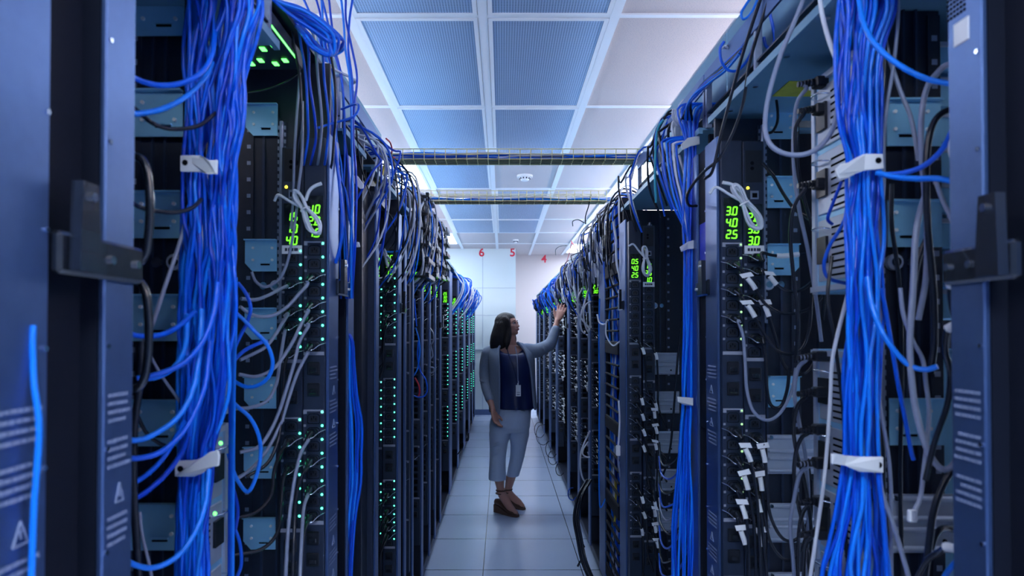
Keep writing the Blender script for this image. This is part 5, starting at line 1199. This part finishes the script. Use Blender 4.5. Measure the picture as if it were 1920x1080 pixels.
def ell(c, hw, hd, n=22, yaw=0.0, sq=1.0, tilt=None):
    out = []
    for i in range(n):
        t = 2*pi*i/n; a = cos(t); b = sin(t); a = math.copysign(abs(a)**sq, a); b = math.copysign(abs(b)**sq, b)
        v = Vector((a*hw, b*hd, 0)); v = Matrix.Rotation(yaw, 3, 'Z') @ v
        if tilt is not None: v = tilt @ v
        out.append(c+v)
    return out
def limb(q, pts, radii, m, n=14):
    """tapering limb through points, with rounded ends"""
    pts = [Vector(p) for p in pts]; sp = spline(pts, 6); k = len(sp)
    rad = []
    for i in range(k):
        u = i/(k-1)*(len(radii)-1); j = min(int(u), len(radii)-2); f = u-j; f = f*f*(3-2*f); rad.append(radii[j]+(radii[j+1]-radii[j])*f)
    q.tube(sp, 1, m, n, 1, rf=lambda t: rad[min(k-1, int(round(t*(k-1))))])
    q.ball(sp[0], rad[0]*.99, m, n, 8); q.ball(sp[-1], rad[-1]*.99, m, n, 8)
def remesh(o, vox, it=3, fac=.5):
    r = o.modifiers.new('r', 'REMESH'); r.mode = 'VOXEL'; r.voxel_size = vox; r.use_smooth_shade = True
    s = o.modifiers.new('s', 'SMOOTH'); s.factor = fac; s.iterations = it

base = J(944, 962); base.z = 0.0
woman = thing('person', base, 'woman in grey cardigan, navy top and white trousers reaching up to a rack', 'person')
# head frame
hc = J(952.5, 609, .0)
hf = Vector((0.90, -0.42, 0.14)).normalized(); hs = hf.cross(Vector((0, 0, 1))).normalized(); hu = hs.cross(hf).normalized()
def H(a, b, c): return hc+hf*a+hs*b+hu*c
def hball(q, c, r, m, nu=18, nv=12):
    k = MB(); k.ball((0, 0, 0), 1, m, nu, nv)
    vs = [H(c[0]+v[0]*r[0], c[1]+v[1]*r[1], c[2]+v[2]*r[2]) for v in k.v]; q.add(vs, k.f, m, True)
sk = MB(); S_ = 'skin'
hball(sk, (-.012, 0, .020), (.084, .068, .074), S_); hball(sk, (.026, 0, -.026), (.054, .053, .062), S_)
hball(sk, (.055, 0, -.072), (.024, .026, .018), S_); hball(sk, (.015, .036, -.058), (.034, .016, .022), S_); hball(sk, (.015, -.036, -.058), (.034, .016, .022), S_)
hball(sk, (.064, 0, .016), (.016, .042, .012), S_); hball(sk, (.052, .030, -.022), (.024, .022, .022), S_); hball(sk, (.052, -.030, -.022), (.024, .022, .022), S_)
for k in range(6): f = k/5; hball(sk, (.074+.017*f, 0, .006-.030*f), (.009+.001*f, .0075+.003*f, .009), S_, 10, 8)
hball(sk, (.083, .009, -.026), (.007, .006, .005), S_, 8, 6); hball(sk, (.083, -.009, -.026), (.007, .006, .005), S_, 8, 6)
hball(sk, (.076, 0, -.047), (.013, .022, .012), S_)
for b in (.068, -.068): hball(sk, (-.008, b, -.008), (.016, .008, .028), S_)
limb(sk, [J(954, 622, .01), J(956, 636, .01), J(957, 652, .01)], [.046, .047, .056], S_)
sk.rings([ell(J(957, 648), .07, .055), ell(J(958, 656), .14, .075), ell(J(960, 672), .15, .10), ell(J(962, 690), .13, .10)], S_)
# her right arm (hanging) and hand
sho_r = J(917, 660, .02); elb_r = J(911, 706, .04); wri_r = J(924, 768, -.13)
limb(sk, [sho_r, J(912, 682, .03), elb_r, J(916, 740, -.05), wri_r], [.040, .034, .033, .030, .022], S_)
# her left arm (reaching)
sho_l = J(994, 660, .0); elb_l = J(1031, 645, .04); wri_l = J(1045, 601, .10)
limb(sk, [sho_l, J(1014, 655, .02), elb_l, J(1040, 622, .07), wri_l], [.042, .036, .034, .031, .022], S_)
def hand(q, w, pdir, across, nrm, curl, spread, thumb_side, L=.175, tip=None):
    """palm slab with five separate fingers; pdir along the hand, across from index to little finger, nrm out of the back of the hand"""
    pdir = pdir.normalized(); across = (across-pdir*across.dot(pdir)).normalized(); nrm = pdir.cross(across).normalized()*(1 if nrm > 0 else -1)
    for k in range(5):
        f = k/4; c = w+pdir*(L*.48*f)
        q.rings([[c+across*((.024+.016*min(1, f*1.6))*cos(2*pi*i/12)+0.0)+nrm*((.017-.003*f)*sin(2*pi*i/12))+pdir*(d) for i in range(12)] for d in (-.012, .012)], S_)
    base_ = w+pdir*(L*.46)
    for i, (l, r) in enumerate(((.068, .0088), (.078, .0092), (.072, .0088), (.056, .0078))):
        o = -.030+.020*i; b0 = base_+across*o; sd = pdir+across*(spread*(i-1.3)*.16)
        sd.normalize(); p1 = b0+sd*(l*.45)-nrm*(curl[i]*l*.12); p2 = p1+sd*(l*.33)-nrm*(curl[i]*l*.30); p3 = p2+sd*(l*.24*(1-.4*curl[i]))-nrm*(curl[i]*l*.38)
        limb(q, [b0-pdir*.02, b0, p1, p2, p3], [r*1.15, r*1.1, r*1.05, r, r*.82], S_, 9)
    t0 = w+pdir*.028+across*(-.022*thumb_side); t1 = t0+pdir*.034+across*(-.026*thumb_side)-nrm*.012; t2 = t1+pdir*.030+across*(-.008*thumb_side)-nrm*.010
    limb(q, [w+pdir*.01, t0, t1, t2], [.014, .0145, .0115, .0088], S_, 9)
hand(sk, wri_r, J(933, 804, -.19)-wri_r, Vector((-.5, -.8, 0)), 1, (.5, .6, .65, .7), .3, 1)
hand(sk, wri_l, J(1057, 571, .16)-wri_l, Vector((.75, -.35, -.3)), 1, (.25, .35, .45, .5), .55, 1, .165)
# legs and feet inside trousers and shoes
fl = P(940, 953, 5.40); fl.z = 0; fr = P(949, 940, 5.62); fr.z = 0
ank_l = J(939, 922, .05); ank_r = J(952, 920, .26)
limb(sk, [J(936, 806, .02), J(934, 855, .0), J(936, 895, .04), ank_l], [.056, .046, .042, .030], S_)
limb(sk, [J(973, 806, .05), J(970, 855, .10), J(959, 890, .22), ank_r], [.056, .046, .042, .030], S_)
def foot_dir(a): return Vector((cos(a), sin(a), 0))
FEET = []
for ank, toe in ((ank_l, P(968, 961, 5.30)), (ank_r, P(961, 943, 5.52))):
    d = Vector((toe.x-ank.x, toe.y-ank.y, 0)); d = d.normalized() if d.length > .01 else Vector((1, 0, 0)); d = Vector((.72, -.69, 0)); FEET.append((ank, d))
    limb(sk, [ank, ank+d*.03+Vector((0, 0, -.035)), Vector((ank.x, ank.y, .055))+d*.11, Vector((ank.x, ank.y, .030))+d*.165], [.032, .036, .032, .022], S_)
# trunk so that the whole body is one surface
sk.rings([ell(J(962, 690), .125, .095), ell(J(962, 715), .115, .09), ell(J(962, 745), .120, .09), ell(J(957, 780), .145, .105), ell(J(955, 800), .14, .10)], S_)
bo = sk.build('body', woman, fix=False); remesh(bo, .0052, 3)
# face details
q = MB(); hball(q, (.0835, 0, -.0435), (.0075, .019, .0042), 'lip', 14, 8); hball(q, (.0825, 0, -.0515), (.0080, .017, .0050), 'lip', 14, 8); q.build('lips', woman)
for b in (-.028, .028):
    q = MB(); hball(q, (.0665, b, .0035), (.0105, .0135, .0070), 'eye_white', 12, 8); hball(q, (.0735, b+(-.001 if b < 0 else .001), .0035), (.0048, .0062, .0062), 'eye_dark', 10, 8); q.build('eye', woman)
    q = MB(); q.tube([H(.0745, b*.45, .020), H(.0765, b*.9, .0245), H(.066, b*1.55, .021)], .0028, 'brow', 6, 5); q.build('eyebrow', woman)
    q = MB(); q.tube([H(.0775, b*.62, .0075), H(.0780, b*1.0, .0115), H(.069, b*1.42, .0075)], .0020, 'eye_dark', 6, 5); q.build('eyelashes', woman)
# hair: cap swept back, long sheet down the back, strand along the neck
q = MB(); m_ = 'hair'
hball(q, (-.024, 0, .026), (.088, .078, .079), m_, 26, 18); hball(q, (-.002, 0, .047), (.068, .062, .050), m_, 22, 14)
hball(q, (.000, .062, .01), (.050, .018, .060), m_); hball(q, (.004, -.062, .00), (.044, .018, .066), m_)
q.rings([ell(J(947, 601, .0), .072, .066), ell(J(946, 606, .0), .082, .075), ell(J(944.5, 612, .0), .084, .077), ell(J(942.5, 619, .0), .085, .078), ell(J(939, 630, -.01), .084, .072), ell(J(936, 643, -.015), .078, .060), ell(J(935, 652, -.02), .070, .048), ell(J(934, 657, -.02), .045, .03)], m_)
limb(q, [J(954, 612, -.055), J(953.5, 628, -.070), J(951, 642, -.085), J(950, 654, -.10)], [.022, .026, .024, .010], m_)
limb(q, [J(961, 618, .07), J(965, 634, .07), J(966, 648, .05)], [.014, .016, .008], m_)
ho = q.build('hair', woman, fix=False); remesh(ho, .0055, 9)
# blouse
q = MB(); b_ = 'navy_satin'
tops = [(643.5, 957.5, 21, .055, .105), (648, 958, 28, .078, .075), (655, 960, 33.5, .100, .036), (664, 963, 35.5, .118, .010), (678, 964, 36, .132, 0), (692, 965, 34.5, .138, 0), (710, 965, 33, .126, 0), (730, 965, 33, .120, 0), (748, 966, 34, .124, 0), (766, 967, 35.5, .130, 0)]
rg = []
for i, (y, c, hw, hd, sc_) in enumerate(tops):
    e = ell(J(c, y, -.005), hw*SW, hd, 40)
    e = [v+Vector((0, 0, -sc_*max(0, -sin(2*pi*k/40))**1.5)) for k, v in enumerate(e)]
    if i > 6: e = [v+Vector((0, .007*sin(2*pi*k/40*9)*(i-6)/3*(1 if v.y < WY else 0), 0)) for k, v in enumerate(e)]
    rg.append(e)
q.rings(rg, b_, cap=False); bl = q.build('blouse', woman); md = bl.modifiers.new('s', 'SOLIDIFY'); md.thickness = .006; md.offset = 1; md = bl.modifiers.new('ss', 'SUBSURF'); md.levels = 1; md.render_levels = 2
q = MB(); e = rg[0]; q.tube([e[k]+Vector((0, -.004, 0)) for k in range(21, 40)], .0050, b_, 8, 2); tag(q.build('neck_trim', bl), 'ruffled neckline')
# cardigan: body open at the front
q = MB(); k_ = 'knit'
rows = [(642, 957, 16, .050, 944, 970), (645.5, 957, 25, .065, 939, 974), (651, 957, 35, .082, 936, 979), (658, 957.5, 41.5, .104, 934.5, 984), (670, 959, 43, .140, 934.5, 989), (690, 960, 42.5, .152, 935.5, 994), (715, 960.5, 42, .142, 936, 997), (740, 961, 43, .142, 936, 999), (758, 961.5, 44, .146, 935.5, 1001), (773, 962, 44, .146, 935, 1003)]
rg = []
for y, c, hw, hd, xl, xr_ in rows:
    cc = J(c, y); a0 = pi+math.acos(max(-1, min(1, (c-xl)/hw))); a1 = 2*pi-math.acos(max(-1, min(1, (xr_-c)/hw)))
    # from the right front edge, round the back, to the left front edge
    st = a1-2*pi; en = a0; n = 36
    rg.append([cc+Vector((hw*SW*cos(st+(en-st)*k/n), hd*sin(st+(en-st)*k/n), (-.0 if y < 770 else .03*(1 if k < 8 else 0)))) for k in range(n+1)])
vs = [v for r in rg for v in r]; n1 = len(rg[0])
q.add(vs, [(i*n1+k, i*n1+k+1, (i+1)*n1+k+1, (i+1)*n1+k) for i in range(len(rg)-1) for k in range(n1-1)], k_, True)
cg = q.build('cardigan', woman); md = cg.modifiers.new('s', 'SOLIDIFY'); md.thickness = .012; md.offset = 0; md = cg.modifiers.new('ss', 'SUBSURF'); md.levels = 1; md.render_levels = 2
for k, nm_ in ((0, 'front_band'), (-1, 'front_band')):
    q = MB(); e = [r[k]+Vector((0, -.006, 0)) for r in rg]; q.tube(e, .0105, k_, 8, 3); q.build(nm_, cg)
q = MB(); limb(q, [sho_r+Vector((.035, 0, .012)), J(917, 661, .02), J(913, 670, .03), J(910, 688, .045), J(909.5, 706, .035), J(913, 728, -.015), J(918.5, 748, -.07)], [.044, .055, .051, .048, .045, .038], k_, 18)
for y, c in ((716, 910.5), (722, 912), (730, 913.5)): q.tube([v for v in ell(J(c, y, .012), .049, .049, 14, tilt=Matrix.Rotation(.25, 3, 'Y'))], .004, k_, 6, 2, True)
so = q.build('sleeve', cg, fix=False); remesh(so, .006, 2)
q = MB(); limb(q, [sho_l+Vector((-.03, 0, .010)), J(1004, 658, .01), J(1018, 653, .025), J(1031, 645, .04), J(1037, 632, .055), J(1041.5, 618, .07)], [.062, .058, .053, .050, .043, .037], k_, 18)
for f in (0, 1): q.tube(ell(J(1013+f*5, 656-f*2, .02), .030, .054, 14, tilt=Matrix.Rotation(1.35, 3, 'Y')), .005, k_, 6, 2, True)
so = q.build('sleeve', cg, fix=False); remesh(so, .006, 2)
# trousers
q = MB(); d_ = 'white_denim'
q.rings([ell(J(965, 756), 31*SW, .105), ell(J(962, 768), 34*SW, .115), ell(J(957.5, 785), 37.5*SW, .125), ell(J(955.5, 800), 38*SW, .125), ell(J(955, 809), 36*SW, .11)], d_)
q.rings([ell(J(939, 795, .0), 20*SW, .115), ell(J(937, 815, .0), 20*SW, .105), ell(J(935, 833, -.005), 16.8*SW, .088), ell(J(933.5, 855, -.005), 15.2*SW, .078), ell(J(932.5, 875, .005), 15.4*SW, .078), ell(J(932.5, 890, .015), 16.5*SW, .082), ell(J(932.5, 899, .02), 16.5*SW, .083)], d_)
q.rings([ell(J(972, 795, .03), 20*SW, .115), ell(J(973, 815, .05), 19.5*SW, .105), ell(J(972.5, 833, .08), 15.6*SW, .088), ell(J(970, 855, .12), 13.8*SW, .078), ell(J(965.5, 875, .17), 13*SW, .074), ell(J(961, 892, .22), 12.5*SW, .074)], d_)
for (a, b, c, r) in (((922, 838, -.09), (930, 834, -.10), (940, 828, -.09), .006), ((946, 800, -.12), (955, 806, -.11), (962, 812, -.10), .006), ((984, 772, -.10), (976, 770, -.12), (968, 769, -.12), .005), ((924, 856, -.07), (932, 853, -.085), (941, 846, -.08), .006)):
    q.tube([J(*a), J(*b), J(*c)], r, d_, 7, 5)
to = q.build('trousers', woman, fix=False); remesh(to, .0065, 3)
# wedge shoes
for ank, d in FEET:
    s_ = Vector((-d.y, d.x, 0)); o = Vector((ank.x, ank.y, 0))-d*.055; q = MB()
    prof = [(0.0, .062, .030), (.05, .058, .031), (.10, .040, .034), (.16, .020, .038), (.21, .016, .034), (.245, .014, .016)]
    rg_ = []
    for a, h, w in prof:
        c = o+d*a; rg_.append([c+s_*(w*k)+Vector((0, 0, z)) for k, z in ((-.9, .0), (.9, .0), (1, .004), (1, h), (.8, h+.004), (-.8, h+.004), (-1, h), (-1, .004))])
    q.rings(rg_, 'shoe_brown', smooth=False); so = q.build('shoe', woman)
    q = MB()
    up = []
    for a, zb, zt_, w in ((-.002, .055, .105, .022), (.03, .055, .112, .030), (.07, .050, .100, .034), (.115, .035, .078, .036), (.16, .018, .058, .038), (.205, .014, .045, .033), (.238, .012, .030, .016)):
        c = o+d*a; up.append([c+s_*(w*cos(2*pi*k/12))+Vector((0, 0, (zb+zt_)/2+(zt_-zb)/2*sin(2*pi*k/12))) for k in range(12)])
    q.rings(up, 'shoe_brown'); q.build('upper', so)
    q = MB(); q.tube(ell(Vector((ank.x, ank.y, ank.z+.012)), .037, .037, 12), .0055, 'shoe_brown', 6, 2, True); q.tube(ell(Vector((ank.x, ank.y, ank.z-.012)), .040, .040, 12), .0050, 'shoe_brown', 6, 2, True); q.build('ankle_strap', so)
# lanyard and badge
q = MB(); q.tube([J(950, 652, -.08), J(955, 668, -.125), J(963, 690, -.150), J(969, 712, -.140), J(971, 722, -.136)], .0040, 'navy_satin', 6, 5); q.tube([J(966, 650, -.07), J(969, 666, -.122), J(970.5, 690, -.150), J(971, 712, -.140), J(971, 722, -.136)], .0040, 'grey_cable', 6, 5); la = q.build('lanyard', woman)
q = MB(); a = J(967.2, 722, -.142); b = J(976.6, 743, -.142); q.box(a, b+Vector((0, .003, 0)), 'white_plastic', .001)
q.box(J(969, 735, -.1428), J(975, 736.4, -.142), 'grey_plastic'); q.box(J(969, 738.5, -.1428), J(975, 741, -.142), 'grey_plastic'); q.box(J(970, 714, -.141), J(972.4, 723, -.138), 'white_plastic')
tag(q.build('badge', la), 'white identity badge')

SC.view_settings.view_transform = 'Standard'; SC.view_settings.look = 'None'; SC.view_settings.gamma = 1.0; SC.view_settings.use_curve_mapping = False
SC.view_settings.exposure = 0.15
SC.cycles.use_denoising = True
SC.cycles.max_bounces = 8
